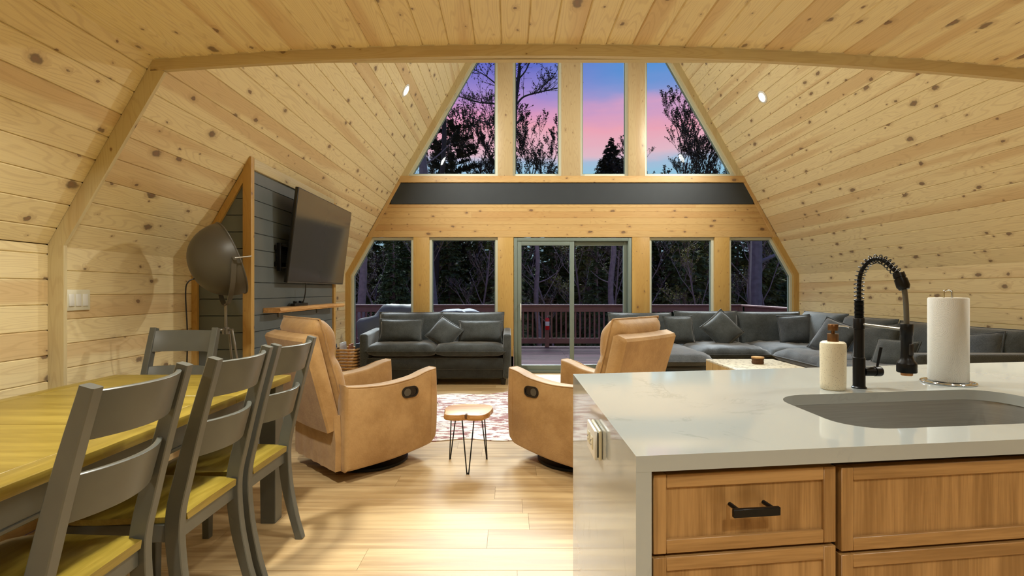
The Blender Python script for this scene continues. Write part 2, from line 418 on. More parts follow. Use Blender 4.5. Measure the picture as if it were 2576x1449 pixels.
def spline(pts, n=8, closed=False):
    """Catmull-Rom through the points"""
    P = [V(p) for p in pts]; out = []; m = len(P)
    rng = range(m if closed else m-1)
    for i in rng:
        p0 = P[(i-1) % m] if (closed or i > 0) else P[0]*2-P[1]
        p1 = P[i]; p2 = P[(i+1) % m]
        p3 = P[(i+2) % m] if (closed or i < m-2) else P[-1]*2-P[-2]
        for k in range(n):
            t = k/n
            out.append(0.5*((2*p1)+(p2-p0)*t+(2*p0-5*p1+4*p2-p3)*t*t+(3*p1-p0-3*p2+p3)*t**3))
    if not closed: out.append(P[-1])
    return out
def sweep_rect(bm, pts, sa, sb, side=V((0, 1, 0)), bev=0.0):
    """rectangular bar along pts; sa = size along `side`, sb = size across; lists allowed"""
    fr = frames(pts); rings = []
    for i, (p, t, a, b) in enumerate(fr):
        wa = sa[i] if isinstance(sa, (list, tuple)) else sa; wb = sb[i] if isinstance(sb, (list, tuple)) else sb
        s = (side - t*side.dot(t)).normalized(); c = t.cross(s)
        c_ = bev
        q = [(-wa/2+c_, -wb/2), (wa/2-c_, -wb/2), (wa/2, -wb/2+c_), (wa/2, wb/2-c_), (wa/2-c_, wb/2), (-wa/2+c_, wb/2), (-wa/2, wb/2-c_), (-wa/2, -wb/2+c_)] if bev > 0 else [(-wa/2, -wb/2), (wa/2, -wb/2), (wa/2, wb/2), (-wa/2, wb/2)]
        rings.append([bm.verts.new(p+s*x+c*y) for x, y in q])
    n = len(rings[0])
    for A, B in zip(rings, rings[1:]):
        for k in range(n): bm.faces.new((A[k], A[(k+1) % n], B[(k+1) % n], B[k]))
    bm.faces.new(list(reversed(rings[0]))); bm.faces.new(rings[-1])
def cushion(bm, w, d, t, mat, n=18, p=4.0, q=0.5, seed=0, wr=0.006, concave=0.03, sag=0.0, flat=0.0):
    """knife-edged stuffed cushion: w x d outline, thickness t, in local xy with z through it"""
    rnd = random.Random(seed); off = V((rnd.random()*50, rnd.random()*50, rnd.random()*50))
    top, bot = {}, {}
    for i in range(n+1):
        for j in range(n+1):
            u = 2*i/n-1; v = 2*j/n-1
            u = math.copysign(abs(u)**0.8, u); v = math.copysign(abs(v)**0.8, v)
            th = (max(0, 1-abs(u)**p)*max(0, 1-abs(v)**p))**q
            x = u*w/2*(1-concave*(1-v*v)*abs(u)**3); y = v*d/2*(1-concave*(1-u*u)*abs(v)**3)
            nz = noise.noise(V((x*9, y*9, 0))+off); nz2 = noise.noise(V((x*22, y*22, 3))+off)
            w_ = wr*(nz+0.5*nz2)*(0.4+0.6*(abs(u)**2+abs(v)**2)/2)*min(1, th*3)
            sg = -sag*(1-u*u)*(1-v*v)
            edge = i in (0, n) or j in (0, n)
            a = bm.verts.new(mat @ V((x, y, th*t/2+w_+sg)))
            top[i, j] = a
            bot[i, j] = a if edge else bm.verts.new(mat @ V((x, y, -th*t/2*(1-flat)+w_*0.5+sg)))
    for i in range(n):
        for j in range(n):
            bm.faces.new((top[i, j], top[i+1, j], top[i+1, j+1], top[i, j+1]))
            f = (bot[i, j+1], bot[i+1, j+1], bot[i+1, j], bot[i, j])
            bm.faces.new(f)
    ring = [top[i, 0].co.copy() for i in range(n)]+[top[n, j].co.copy() for j in range(n)]+[top[i, n].co.copy() for i in range(n, 0, -1)]+[top[0, j].co.copy() for j in range(n, 0, -1)]
    return ring
def make_cushion(name, mat, parent, w, d, t, M_, piping=0.006, **kw):
    bm = BM(); ring = cushion(bm, w, d, t, M_, **kw)
    o = obj(name, bm, mat, parent, angle=75)
    if piping:
        b2 = BM(); tube(b2, ring, piping, 6, closed=True)
        obj('piping', b2, mat, o)
    return o
def TR(loc, rx=0, ry=0, rz=0):
    return Matrix.Translation(V(loc)) @ Matrix.Rotation(rz, 4, 'Z') @ Matrix.Rotation(ry, 4, 'Y') @ Matrix.Rotation(rx, 4, 'X')

def board(name, p00, p10, p01, p11, nrm, mat, parent, t=0.018, g=0.005, gd=0.006):
    """one tongue-and-groove board: edge p00-p10, edge p01-p11, face towards nrm, with chamfered long edges"""
    p00, p10, p01, p11, nrm = V(p00), V(p10), V(p01), V(p11), V(nrm).normalized()
    verts, uvs = [], []
    L = (p10-p00).length
    for a, b, u in ((p00, p01, 0.0), (p10, p11, L)):
        W = (b-a).length; d = (b-a)/W
        for s, dep in ((0.0004, t), (0.0004, gd), (g, 0), (W-g, 0), (W-0.0004, gd), (W-0.0004, t)):
            verts.append(a+d*s-nrm*dep); uvs.append((u, s))
    faces = [(i, (i+1) % 6, 6+(i+1) % 6, 6+i) for i in range(6)]+[(5, 4, 3, 2, 1, 0), (6, 7, 8, 9, 10, 11)]
    me = bpy.data.meshes.new(name); me.from_pydata(verts, [], faces)
    ul = me.uv_layers.new(name='UVMap')
    for poly in me.polygons:
        for li in poly.loop_indices: ul.data[li].uv = uvs[me.loops[li].vertex_index]
    me.materials.append(M[mat])
    bmx = bmesh.new(); bmx.from_mesh(me); bmesh.ops.recalc_face_normals(bmx, faces=bmx.faces); bmx.to_mesh(me); bmx.free()
    o = bpy.data.objects.new(name, me); C.objects.link(o); o.parent = parent
    return o
def uv_box(o, axis_u):
    """metre-true UVs for box-like timber: u along axis_u"""
    me = o.data; ul = me.uv_layers.new(name='UVMap')
    for poly in me.polygons:
        n = poly.normal; ax = max(range(3), key=lambda k: abs(n[k]))
        va = next(k for k in (0, 1, 2) if k != axis_u and (k != ax or axis_u == ax))
        for li in poly.loop_indices:
            co = me.vertices[me.loops[li].vertex_index].co
            ul.data[li].uv = (co[axis_u], co[va])
    return o
def timber(name, bm, mat, parent, axis): return uv_box(obj(name, bm, mat, parent), axis)

rnd = random.Random(7)
# ------------------------------------------------------------------ the room: a steep roofed cabin
XL, XR, KN, SL = -2.405, 4.268, 1.458, 1.76      # wall planes, knee height, roof slope
YW, YB, YK = 7.55, 2.67, -2.6                    # glazed wall, loft beam, kitchen end wall
XC = (XL+XR)/2; APEX = KN+SL*(XR-XL)/2
BW = 0.1365
nL = V((SL, 0, -1)).normalized(); nR = V((-SL, 0, -1)).normalized()
slen = math.hypot(1, SL)
def slopeL(s): return XL+s/slen, KN+s*SL/slen      # s metres up the slope
def slopeR(s): return XR-s/slen, KN+s*SL/slen
def ceil_h(x): return 2.501-0.0195*(x-0.15)**2

def slab(name, pts, vec, mat='sheathing', parent=None):
    bm = BM(); extrude_poly(bm, pts, vec); return obj(name, bm, mat, parent, smooth=False)

floor = struct(slab('floor', [(XL-.1, YK, -0.02), (XR+.1, YK, -0.02), (XR+.1, YW+.06, -0.02), (XL-.1, YW+.06, -0.02)], (0, 0, -0.1), 'floor_base'))
PWf = 0.19; y = YW-0.0
row = 0
while y > 1.0:
    y0 = max(y-PWf, 0.9); x = XL-(rnd.random()*1.1)
    while x < XR:
        L = 1.32; xa, xb = max(x, XL), min(x+L, XR)
        if xb-xa > 0.02:
            board('plank', (xa+.0006, y0, 0), (xb-.0006, y0, 0), (xa+.0006, y, 0), (xb-.0006, y, 0), (0, 0, 1), 'floor', floor, t=0.012, g=0.0016, gd=0.0012)
        x += L
    y = y0; row += 1
b = board('plank', (XL, YK, 0), (XR, YK, 0), (XL, 0.9, 0), (XR, 0.9, 0), (0, 0, 1), 'floor', floor, t=0.012, g=0.0016, gd=0.0012); b['kind'] = 'stuff'

wall_left = struct(slab('wall_left', [(XL-.02, YK, 0), (XL-.02, YW+.1, 0), (XL-.02, YW+.1, KN), (XL-.02, YK, KN)], (-.05, 0, 0)))
wall_right = struct(slab('wall_right', [(XR+.02, YK, 0), (XR+.02, YW+.1, 0), (XR+.02, YW+.1, KN), (XR+.02, YK, KN)], (.05, 0, 0)))
nb = 11; bw = KN/nb
for k in range(nb):
    z0, z1 = k*bw, (k+1)*bw
    board('plank', (XL, YB+.022, z0), (XL, YW, z0), (XL, YB+.022, z1), (XL, YW, z1), (1, 0, 0), 'pine', wall_left)
    board('plank', (XL, YK, max(0, z0-.05)), (XL, YB, max(0, z0-.05)), (XL, YK, z1-.05), (XL, YB, z1-.05), (1, 0, 0), 'pine', wall_left)
    board('plank', (XR, YK, z0), (XR, YW, z0), (XR, YK, z1), (XR, YW, z1), (-1, 0, 0), 'pine', wall_right)
board('plank', (XL, YK, KN-.05), (XL, YB, KN-.05), (XL, YK, KN), (XL, YB, KN), (1, 0, 0), 'pine', wall_left)
# roof slopes
def roof(name, fn, nrm):
    o = V(nrm)*-0.022; S = (APEX-KN)*slen/SL
    a, b_ = fn(-0.02), fn(S+0.05)
    pts = [V((a[0], YK, a[1]))+o, V((a[0], YW+.1, a[1]))+o, V((b_[0], YW+.1, b_[1]))+o, V((b_[0], YK, b_[1]))+o]
    return struct(slab(name, pts, V(nrm)*-0.05))
ceiling_left = roof('ceiling_left', slopeL, nL); ceiling_right = roof('ceiling_right', slopeR, nR)
for k in range(30):
    s0, s1 = k*BW-(.008 if k == 0 else 0), (k+1)*BW
    for fn, nn, par in ((slopeL, nL, ceiling_left), (slopeR, nR, ceiling_right)):
        a, b_ = fn(s0), fn(s1)
        if par is ceiling_left:
            board('plank', (a[0], YB+.022, a[1]), (a[0], YW, a[1]), (b_[0], YB+.022, b_[1]), (b_[0], YW, b_[1]), nn, 'pine', par)
            if k < 9:
                a, b_ = fn(max(0, s0-.04)), fn(s1-.04)
                board('plank', (a[0], YK, a[1]), (a[0], YB, a[1]), (b_[0], YK, b_[1]), (b_[0], YB, b_[1]), nn, 'pine', par)
        else:
            board('plank', (a[0], YB+.022, a[1]), (a[0], YW, a[1]), (b_[0], YB+.022, b_[1]), (b_[0], YW, b_[1]), nn, 'pine', par)
            if k < 9: board('plank', (a[0], YK, a[1]), (a[0], YB, a[1]), (b_[0], YK, b_[1]), (b_[0], YB, b_[1]), nn, 'pine', par)
# kitchen ceiling under the loft
x0, x1 = -1.95, 3.80
ceil_pts = [(x0+(x1-x0)*i/24, YK, ceil_h(x0+(x1-x0)*i/24)+.021) for i in range(25)]
ceiling = struct(slab('ceiling', ceil_pts+[(x1, YK, 2.7), (x0, YK, 2.7)], (0, YB+.05-YK, 0)))
x = x0
while x < x1:
    xb = x+BW; za, zb = ceil_h(x), ceil_h(xb)
    nn = V((-(zb-za), 0, -(xb-x))).normalized(); nn = nn if nn.z < 0 else -nn
    board('plank', (x, YK, za), (x, YB+.02, za), (xb, YK, zb), (xb, YB+.02, zb), nn, 'pine', ceiling)
    x = xb
# loft front, closing the vault above the beam
struct(slab('wall_loft', [(-1.9, YB+.06, 2.45), (3.76, YB+.06, 2.45), (XC+.02, YB+.06, APEX)], (0, .04, 0), 'pine_trim'))
struct(slab('wall_kitchen', [(XL-.05, YK, 0), (XR+.05, YK, 0), (XR+.05, YK, KN), (3.6, YK, 2.66), (-1.75, YK, 2.66), (XL-.05, YK, KN)], (0, -.05, 0), 'pine_trim'))
# loft beam (bowed) and the arch ribs
bm = BM(); nS = 40; xa, xb = -1.87, 3.72
prof = [(0, -.058), (0, .0), (-.012, .0), (-.012, .012), (.03, .012), (.03, -.058)]
rings = []
for i in range(nS+1):
    x = xa+(xb-xa)*i/nS; z = ceil_h(x)
    rings.append([bm.verts.new((x, YB+dy, z+dz)) for dy, dz in prof])
for A, B in zip(rings, rings[1:]):
    for k in range(6): bm.faces.new((A[k], A[(k+1) % 6], B[(k+1) % 6], B[k]))
bm.faces.new(rings[0]); bm.faces.new(rings[-1])
beam = struct(timber('trim_1', bm, 'pine_trim', None, 0))
def rib(name, sgn):
    fn = slopeL if sgn < 0 else slopeR
    Xw = XL if sgn < 0 else XR; n_ = nL if sgn < 0 else nR; s = -sgn; w = .083
    e = fn(1.085); bm = BM()
    k = w*math.tan((PI/2-math.atan(SL))/2)
    extrude_poly(bm, [(Xw, YB, 0), (Xw+s*w, YB, 0), (Xw+s*w, YB, KN-k*.2), (Xw, YB, KN)], (0, .022, 0))
    p = struct(timber(name, bm, 'pine_trim', None, 2))
    bm = BM()
    extrude_poly(bm, [(Xw, YB+.001, KN), (Xw+s*w, YB+.001, KN-k*.2), (e[0]+n_.x*w, YB+.001, e[1]+n_.z*w), (e[0], YB+.001, e[1])], (0, .021, 0))
    timber('rafter_trim', bm, 'pine_trim', p, 2)
    return p
rib('trim_2', -1); rib('trim_3', 1)

# ------------------------------------------------------------------ glazed gable wall
def wpoly(bm, pts, y, dep): extrude_poly(bm, [(x, y, z) for x, z in pts], (0, dep, 0))
def xl(h): return XL+(h-KN)/SL
def xr(h): return XR-(h-KN)/SL
bm = BM(); wpoly(bm, [(xl(2.02), 2.02), (xr(2.02), 2.02), (xr(2.9), 2.9), (xl(2.9), 2.9)], YW+.03, .10)
wall_back = struct(obj('wall_back', bm, 'sheathing', smooth=False))
hb = [2.0, 2.095, 2.185, 2.285, 2.375, 2.435, 2.487]
for i, (a, b_) in enumerate(zip(hb, hb[1:])):
    cuts = {1: [], 2: [1.2], 3: [-.55], 4: [-.62, 2.7], 5: [2.75]}.get(i, [])
    segs = [xl((a+b_)/2)] + cuts + [xr((a+b_)/2)]
    for s0, s1 in zip(segs, segs[1:]):
        board('header_board', (s0+.0005, YW+.0 if i else YW-.012, a), (s1-.0005, YW if i else YW-.012, a), (s0+.0005, YW if i else YW-.012, b_), (s1-.0005, YW if i else YW-.012, b_), (0, -1, 0), 'pine_header', wall_back, t=.03, g=.003, gd=.003)
board('dark_band', (xl(2.64), YW-.01, 2.49), (xr(2.64), YW-.01, 2.49), (xl(2.64), YW-.01, 2.80), (xr(2.64), YW-.01, 2.80), (0, -1, 0), 'band', wall_back, t=.04, g=.003, gd=.003)['label'] = 'charcoal painted band'
board('sill_board', (xl(2.85), YW-.03, 2.803), (xr(2.85), YW-.03, 2.803), (xl(2.85), YW-.03, 2.902), (xr(2.85), YW-.03, 2.902), (0, -1, 0), 'pine_header', wall_back, t=.13, g=.004, gd=.004)
posts = [(-1.407, -1.172), (-.164, .070), (1.817, 2.075), (3.031, 3.253)]
for a, b_ in posts:
    bm = BM(); box(bm, a, b_, YW-.012, YW+.12, 0, 2.0, .004); timber('post', bm, 'pine_gold', wall_back, 2)
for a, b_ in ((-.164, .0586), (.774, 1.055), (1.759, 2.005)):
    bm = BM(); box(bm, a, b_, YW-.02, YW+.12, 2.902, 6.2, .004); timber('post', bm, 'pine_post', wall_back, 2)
# raking trims and the knee corners
tw = .085
for s in (-1, 1):
    f = xl if s < 0 else xr; d = tw*slen/SL*(-s)
    bm = BM(); wpoly(bm, [(f(2.902), 2.902), (f(2.902)+d, 2.902), (f(6.2)+d, 6.2), (f(6.2), 6.2)], YW-.02, .14); timber('raking_trim', bm, 'pine_trim', wall_back, 2)
    bm = BM(); X0 = XL if s < 0 else XR
    wpoly(bm, [(X0, 0), (X0-s*.075, 0), (X0-s*.075, KN-.02), (f(2.0)-s*.085, 2.0), (f(2.0), 2.0), (X0, KN)], YW-.02, .14); timber('corner_trim', bm, 'pine_gold', wall_back, 2)
    bm = BM(); wpoly(bm, [(f(2.02), 2.0), (f(2.02)-s*.05, 2.0), (f(2.9)-s*.05, 2.9), (f(2.9), 2.9)], YW-.022, .03); timber('raking_trim', bm, 'pine_header', wall_back, 2)
bm = BM(); box(bm, XL, .07, YW-.012, YW+.12, 0, .25, .004); timber('sill_board', bm, 'pine_gold', wall_back, 0)
bm = BM(); box(bm, 1.817, XR, YW-.012, YW+.12, 0, .25, .004); timber('sill_board', bm, 'pine_gold', wall_back, 0)
bm = BM(); wpoly(bm, [(xl(6.2), 6.2), (xr(6.2), 6.2), (XC, APEX)], YW, .1); obj('gable_panel', bm, 'pine_trim', wall_back, smooth=False)

def inset_poly(pts, w):
    """shrink a convex polygon (list of (x,z), counter-clockwise) by w"""
    n = len(pts); out = []
    for i in range(n):
        p0, p1, p2 = V(pts[i-1]), V(pts[i]), V(pts[(i+1) % n])
        d1 = (p1-p0).normalized(); d2 = (p2-p1).normalized()
        n1 = V((-d1.y, d1.x)); n2 = V((-d2.y, d2.x))
        bis = (n1+n2).normalized(); k = w/max(.2, bis.dot(n1))
        out.append(tuple(p1+bis*k))
    return out
def window(name, pts, y, fw=.035, mat='white_frame', fd=.06):
    root = struct(empty(name, (0, 0, 0)))
    inn = inset_poly(pts, fw); n = len(pts); bm = BM()
    for i in range(n):
        j = (i+1) % n
        extrude_poly(bm, [(pts[i][0], y, pts[i][1]), (pts[j][0], y, pts[j][1]), (inn[j][0], y, inn[j][1]), (inn[i][0], y, inn[i][1])], (0, fd, 0))
    obj('frame', bm, mat, root, smooth=False)
    inn2 = inset_poly(inn, .012); bm = BM()
    for i in range(n):
        j = (i+1) % n
        extrude_poly(bm, [(inn[i][0], y+.02, inn[i][1]), (inn[j][0], y+.02, inn[j][1]), (inn2[j][0], y+.02, inn2[j][1]), (inn2[i][0], y+.02, inn2[i][1])], (0, .03, 0))
    obj('glazing_bead', bm, 'green_frame', root, smooth=False)
    bm = BM(); extrude_poly(bm, [(x, y+.03, z) for x, z in inn], (0, .006, 0)); obj('pane', bm, 'glass', root, smooth=False)
    return root
e = .083
window('window_1', [(XL+.075, .25), (-1.407, .25), (-1.407, 2.0), (xl(2.0)+e, 2.0), (XL+.075, KN-.02)], YW+.03)
window('window_2', [(-1.172, .25), (-.164, .25), (-.164, 2.0), (-1.172, 2.0)], YW+.03)
window('window_3', [(2.075, .25), (3.031, .25), (3.031, 2.0), (2.075, 2.0)], YW+.03)
window('window_4', [(3.253, .25), (XR-.075, .25), (XR-.075, KN-.02), (xr(2.0)-e, 2.0), (3.253, 2.0)], YW+.03)
d = tw*slen/SL
window('window_5', [(xl(2.902)+d, 2.902), (-.164, 2.902), (-.164, min(6.2, KN+(-.164-d-XL)*SL))], YW+.03)
window('window_6', [(.0586, 2.902), (.774, 2.902), (.774, 6.2), (.0586, 6.2-1.0)], YW+.03)
window('window_7', [(1.055, 2.902), (1.759, 2.902), (1.759, 5.3), (1.055, 6.2)], YW+.03)
window('window_8', [(2.005, 2.902), (xr(2.902)-d, 2.902), (2.005, KN+(XR-d-2.005)*SL)], YW+.03)
# sliding patio door
door = struct(empty('door_1'))
DX0, DX1, DZ1 = .075, 1.812, 1.995
bm = BM()
box(bm, DX0, DX0+.05, YW+.0, YW+.11, .0, DZ1, .004); box(bm, DX1-.05, DX1, YW, YW+.11, 0, DZ1, .004)
box(bm, DX0+.0505, DX1-.0505, YW+.001, YW+.11, DZ1-.05, DZ1, .004); box(bm, DX0+.0505, DX1-.0505, YW-.01, YW+.13, 0.0, .035, .004)
obj('frame', bm, 'green_frame', door)
def sash(x0, x1, y):
    bm = BM(); w = .062
    box(bm, x0, x0+w, y, y+.04, .035, DZ1-.05, .004); box(bm, x1-w, x1, y, y+.04, .035, DZ1-.05, .004)
    box(bm, x0+w, x1-w, y, y+.04, .035, .115, .004); box(bm, x0+w, x1-w, y, y+.04, DZ1-.115, DZ1-.05, .004)
    s = obj('sash', bm, 'green_frame', door)
    bm = BM(); box(bm, x0+w, x1-w, y+.017, y+.023, .115, DZ1-.115); obj('pane', bm, 'glass', s, smooth=False)
    return s
sa = sash(DX0+.05, .965, YW+.01); sash(.905, DX1-.05, YW+.055)
bm = BM(); tube(bm, spline([(DX0+.10, YW-.0, .78), (DX0+.10, YW-.04, .82), (DX0+.10, YW-.045, .9), (DX0+.10, YW-.04, .98), (DX0+.10, YW, 1.02)], 5), .009, 8); obj('handle', bm, 'white_plastic', sa)['label'] = 'white door pull'

# ------------------------------------------------------------------ boxed-out television wall
TX, TY0, TY1 = -1.972, 3.90, 5.76
ztop = KN+(TX-XL)*SL
bump = struct(empty('wall_partition'))
bm = BM(); extrude_poly(bm, [(XL, TY0+.02, 0), (TX-.02, TY0+.02, 0), (TX-.02, TY0+.02, ztop-.04), (XL, TY0+.02, KN)], (0, TY1-TY0-.04, 0)); obj('backing', bm, 'sheathing', bump, smooth=False)
sw = .128; k = 0; z = 0.0
while z < ztop-.05:
    z1 = min(z+sw, ztop-.02)
    board('shiplap_board', (TX, TY0+.02, z), (TX, TY1, z), (TX, TY0+.02, z1), (TX, TY1, z1), (1, 0, 0), 'shiplap', bump, g=.004, gd=.008)
    xa = XL if z1 < KN else min(TX-.02, XL+(z1-KN)/SL)
    xa0 = XL if z < KN else min(TX-.02, XL+(z-KN)/SL)
    if TX-.002-xa > .02:
        board('shiplap_board', (xa0, TY0, z), (TX-.002, TY0, z), (xa, TY0, z1), (TX-.002, TY0, z1), (0, -1, 0), 'shiplap', bump, g=.004, gd=.008)
    z = z1
bm = BM(); box(bm, TX-.045, TX+.02, TY0-.022, TY0+.03, 0, ztop+.015, .003); timber('corner_trim', bm, 'pine_gold', bump, 2)
bm = BM(); box(bm, TX-.02, TX+.02, TY0+.031, TY1-.041, ztop-.075, ztop+.012, .003); timber('top_trim', bm, 'pine_trim', bump, 1)
bm = BM(); box(bm, TX-.02, TX+.02, TY1-.04, TY1+.02, 0, ztop-.02, .003); timber('corner_trim', bm, 'pine_gold', bump, 2)
bm = BM(); extrude_poly(bm, [(XL, TY0-.02, 0), (XL+.045, TY0-.02, 0), (XL+.045, TY0-.02, KN-.01), (XL, TY0-.02, KN)], (0, .03, 0)); timber('corner_trim', bm, 'pine_gold', bump, 2)
bm = BM(); extrude_poly(bm, [(XL, TY0-.02, KN), (XL+.055, TY0-.02, KN), (TX+.01, TY0-.02, ztop-.09), (TX+.01, TY0-.02, ztop+.0)], (0, .03, 0)); timber('raking_trim', bm, 'pine_gold', bump, 2)

# ------------------------------------------------------------------ lamps of the room, and unseen ones added for light
def downlight(loc, nrm, label, power, group='recessed ceiling lights', spot=True):
    nrm = V(nrm).normalized()
    rot = nrm.to_track_quat('Z', 'Y').to_matrix().to_4x4()
    Mx = Matrix.Translation(V(loc)) @ rot
    root = thing('ceiling_light', label, 'ceiling light', group=group)
    bm = BM(); lathe(bm, [(.056, .0), (.078, .0), (.080, .004), (.074, .009), (.056, .010), (.056, .0)], seg=32, mat=Mx); obj('trim_ring', bm, 'white_plastic', root)
    bm = BM(); lathe(bm, [(.0, .026), (.022, .0245), (.040, .019), (.052, .011), (.056, .004), (.05, .002), (0, .002)], seg=32, mat=Mx); obj('lens', bm, 'lens', root)
    l = bpy.data.lights.new('led', 'AREA'); l.shape = 'DISK'; l.size = .16; l.energy = power; l.color = (1.0, .98, .88); l.spread = math.radians(174 if abs(nrm.x) > .3 else 130)
    lo = bpy.data.objects.new('led', l); C.objects.link(lo); lo.parent = root
    lo.matrix_local = Matrix.Translation(V(loc)+nrm*.030) @ (-nrm).to_track_quat('Z', 'Y').to_matrix().to_4x4()
    return root
LIV, KIT = 60.0, 24.0
def on_slope(fn, s, y): x, z = fn(s); return (x, y, z)
sL = (3.56-KN)*slen/SL
downlight(on_slope(slopeL, sL, 6.0), nL, 'round lit ceiling light in the left roof slope', LIV)
downlight(on_slope(slopeR, sL, 6.2), nR, 'round lit ceiling light in the right roof slope', LIV)
downlight(on_slope(slopeL, sL, 4.0), nL, 'added unseen ceiling light in the left roof slope near the loft beam', LIV*.22)  # this pair by the beam is unseen, added for extra light
downlight(on_slope(slopeR, sL, 4.0), nR, 'added unseen ceiling light in the right roof slope near the loft beam', LIV*.22)
for i, (x, y) in enumerate(((-1.15, 1.95), (.45, 1.95), (2.5, 1.95), (-1.15, -.6), (.6, -.6), (2.5, -.6))):  # kitchen lamps out of view, added to brighten the room
    downlight((x, y, ceil_h(x)-.001), (0, 0, -1), ['added unseen ceiling light above the dining table', 'added unseen ceiling light above the island end', 'added unseen ceiling light above the island sink side',
              'added unseen ceiling light behind the dining table', 'added unseen ceiling light in the kitchen middle', 'added unseen ceiling light in the kitchen corner'][i], KIT*(.62 if i == 1 else 1.08))

# ------------------------------------------------------------------ kitchen island
IX, IY, IS = .2335, .94, .131
top_h, th = .915, .030
def fy(x): return IY+IS*(x-IX)                 # front edge
def by(x): return 1.862+.163*(x-IX)            # far edge
IR = 2.55
# sink opening, rounded
def rrect(u0, u1, v0, v1, r, n=7):
    out = []
    for cx, cy, a0 in ((u1-r, v1-r, 0), (u0+r, v1-r, PI/2), (u0+r, v0+r, PI), (u1-r, v0+r, 3*PI/2)):
        for k in range(n+1):
            a = a0+PI/2*k/n; out.append((cx+r*math.cos(a), cy+r*math.sin(a)))
    return out
hole = [(x, fy(x)+v+.045*(v-.1)*(x-.75)) for x, v in rrect(.752, 1.475, .108, .470, .10)]
ctop = thing('countertop', 'white quartz island worktop with a mitred waterfall end', 'countertop', (0, 0, 0))
bm = BM()
extrude_poly(bm, [(IX, fy(IX), top_h), (IR, fy(IR), top_h), (IR, by(IR), top_h), (IX, by(IX), top_h)], (0, 0, -th), holes=[[(x, y, top_h) for x, y in hole]])
obj('slab', bm, 'quartz', ctop, angle=30)
bm = BM()
extrude_poly(bm, [(IX, fy(IX)+.0004, 0), (IX+th, fy(IX+th)+.0004, 0), (IX+th, fy(IX+th)+.0004, top_h-th), (IX, fy(IX)+.0004, top_h-th+.0)], (0, by(IX)-fy(IX)-.001, 0))
obj('waterfall_panel', bm, 'quartz', ctop, smooth=False)
# sink bowl
sink = thing('sink', 'stainless steel undermount sink sunk in the white worktop', 'sink')
bm = BM(); cxs = sum(p[0] for p in hole)/len(hole); cys = sum(p[1] for p in hole)/len(hole)
lv = []
for s_, z_ in ((1.03, top_h-th-.0005), (1.012, top_h-th-.0015), (1.005, top_h-th-.02), (.985, top_h-.19), (.955, top_h-.215), (.88, top_h-.228), (.12, top_h-.234), (.10, top_h-.238)):
    lv.append([bm.verts.new((cxs+(x-cxs)*s_, cys+(y-cys)*s_, z_)) for x, y in hole])
for A, B in zip(lv, lv[1:]):
    for k in range(len(A)): bm.faces.new((A[k], A[(k+1) % len(A)], B[(k+1) % len(A)], B[k]))
bm.faces.new(lv[-1])
so = obj('bowl', bm, 'steel', sink, angle=60)
md = so.modifiers.new('thickness', 'SOLIDIFY'); md.thickness = .0015; md.offset = 1
bm = BM(); lathe(bm, [(0, top_h-.2335), (.03, top_h-.2335), (.042, top_h-.231), (.045, top_h-.2335), (.045, top_h-.236)], cxs, cys); obj('drain', bm, 'chrome', sink)
# cabinets
cang = math.atan(IS)
def shaker(parent, name, x0, x1, z0, z1, handle=False, y=0.0):
    w = .026
    bm = BM(); box(bm, x0+w-.004, x1-w+.004, y+.007, y+.016, z0+w-.004, z1-w+.004); dr = obj(name, bm, 'oak_v', parent)
    for a, b_ in ((x0, x0+w), (x1-w, x1)):
        bm = BM(); box(bm, a, b_, y, y+.02, z0, z1, .0012, 1); obj('stile', bm, 'oak_v', dr)
    for a, b_ in ((z0, z0+w), (z1-w, z1)):
        bm = BM(); box(bm, x0+w+.0002, x1-w-.0002, y+.0002, y+.02, a, b_, .0012, 1); obj('rail', bm, 'oak_h', dr)
    if handle:
        cx, cz = (x0+x1)/2+.0, (z0+z1)/2+.008; bm = BM()
        box(bm, cx-.047, cx+.047, y-.034, y-.026, cz-.008, cz+.008, .0012, 1)
        for s in (-.035, .035): cyl(bm, (cx+s, y-.028, cz+.004), (cx+s, y+.001, cz+.004), .0042, 12)
        obj('handle', bm, 'black_metal', dr)['label'] = 'black bar handle'
    return dr
def cabinet(name, label, x0, w, rows, handles):
    root = thing(name, label, 'cabinet', (x0, fy(x0)+.018, 0), cang)
    q_ = IS; bm = BM()
    def par(x0_, x1_, y0_, y1_, z0_, z1_): extrude_poly(bm, [(x0_+q_*y0_, y0_, z0_), (x1_+q_*y0_, y0_, z0_), (x1_+q_*y1_, y1_, z0_), (x0_+q_*y1_, y1_, z0_)], (0, 0, z1_-z0_))
    par(.001, .017, .0345, .588, .10, .882); par(w-.017, w-.001, .0345, .588, .10, .882); par(.0175, w-.0175, .035, .588, .10, .116)
    par(.001, w-.001, .5885, .60, .10, .882); par(.001, w-.001, .021, .034, .10, .882); par(.001, w-.001, .08, .58, 0, .0995)
    obj('carcass', bm, 'cab_dark', root, smooth=False)
    for (z0, z1), hd in zip(rows, handles): shaker(root, 'drawer', .004, w-.004, z0, z1, hd)
    return root
cabinet('drawer_cabinet', 'oak drawer cabinet with a black bar handle, beside the waterfall end', .268, .386, [(.722, .872), (.430, .715), (.115, .423)], [True, True, True])
cabinet('sink_cabinet', 'oak cabinet under the sink with plain wide handleless fronts', .655, .875, [(.702, .868), (.115, .695)], [False, False])
cabinet('end_cabinet', 'oak cabinet beyond the sink at the far end of the island', 1.526, .82, [(.722, .872), (.115, .715)], [True, True])
bm = BM(); extrude_poly(bm, [(IX+th+.001, by(IX)-.26, 0), (IR-.05, by(IR)-.26, 0), (IR-.05, by(IR)-.24, 0), (IX+th+.001, by(IX)-.24, 0)], (0, 0, top_h-th-.002)); tag(obj('back_panel', bm, 'oak_v', smooth=False), 'oak back panel of the island facing the sofas', 'panel')
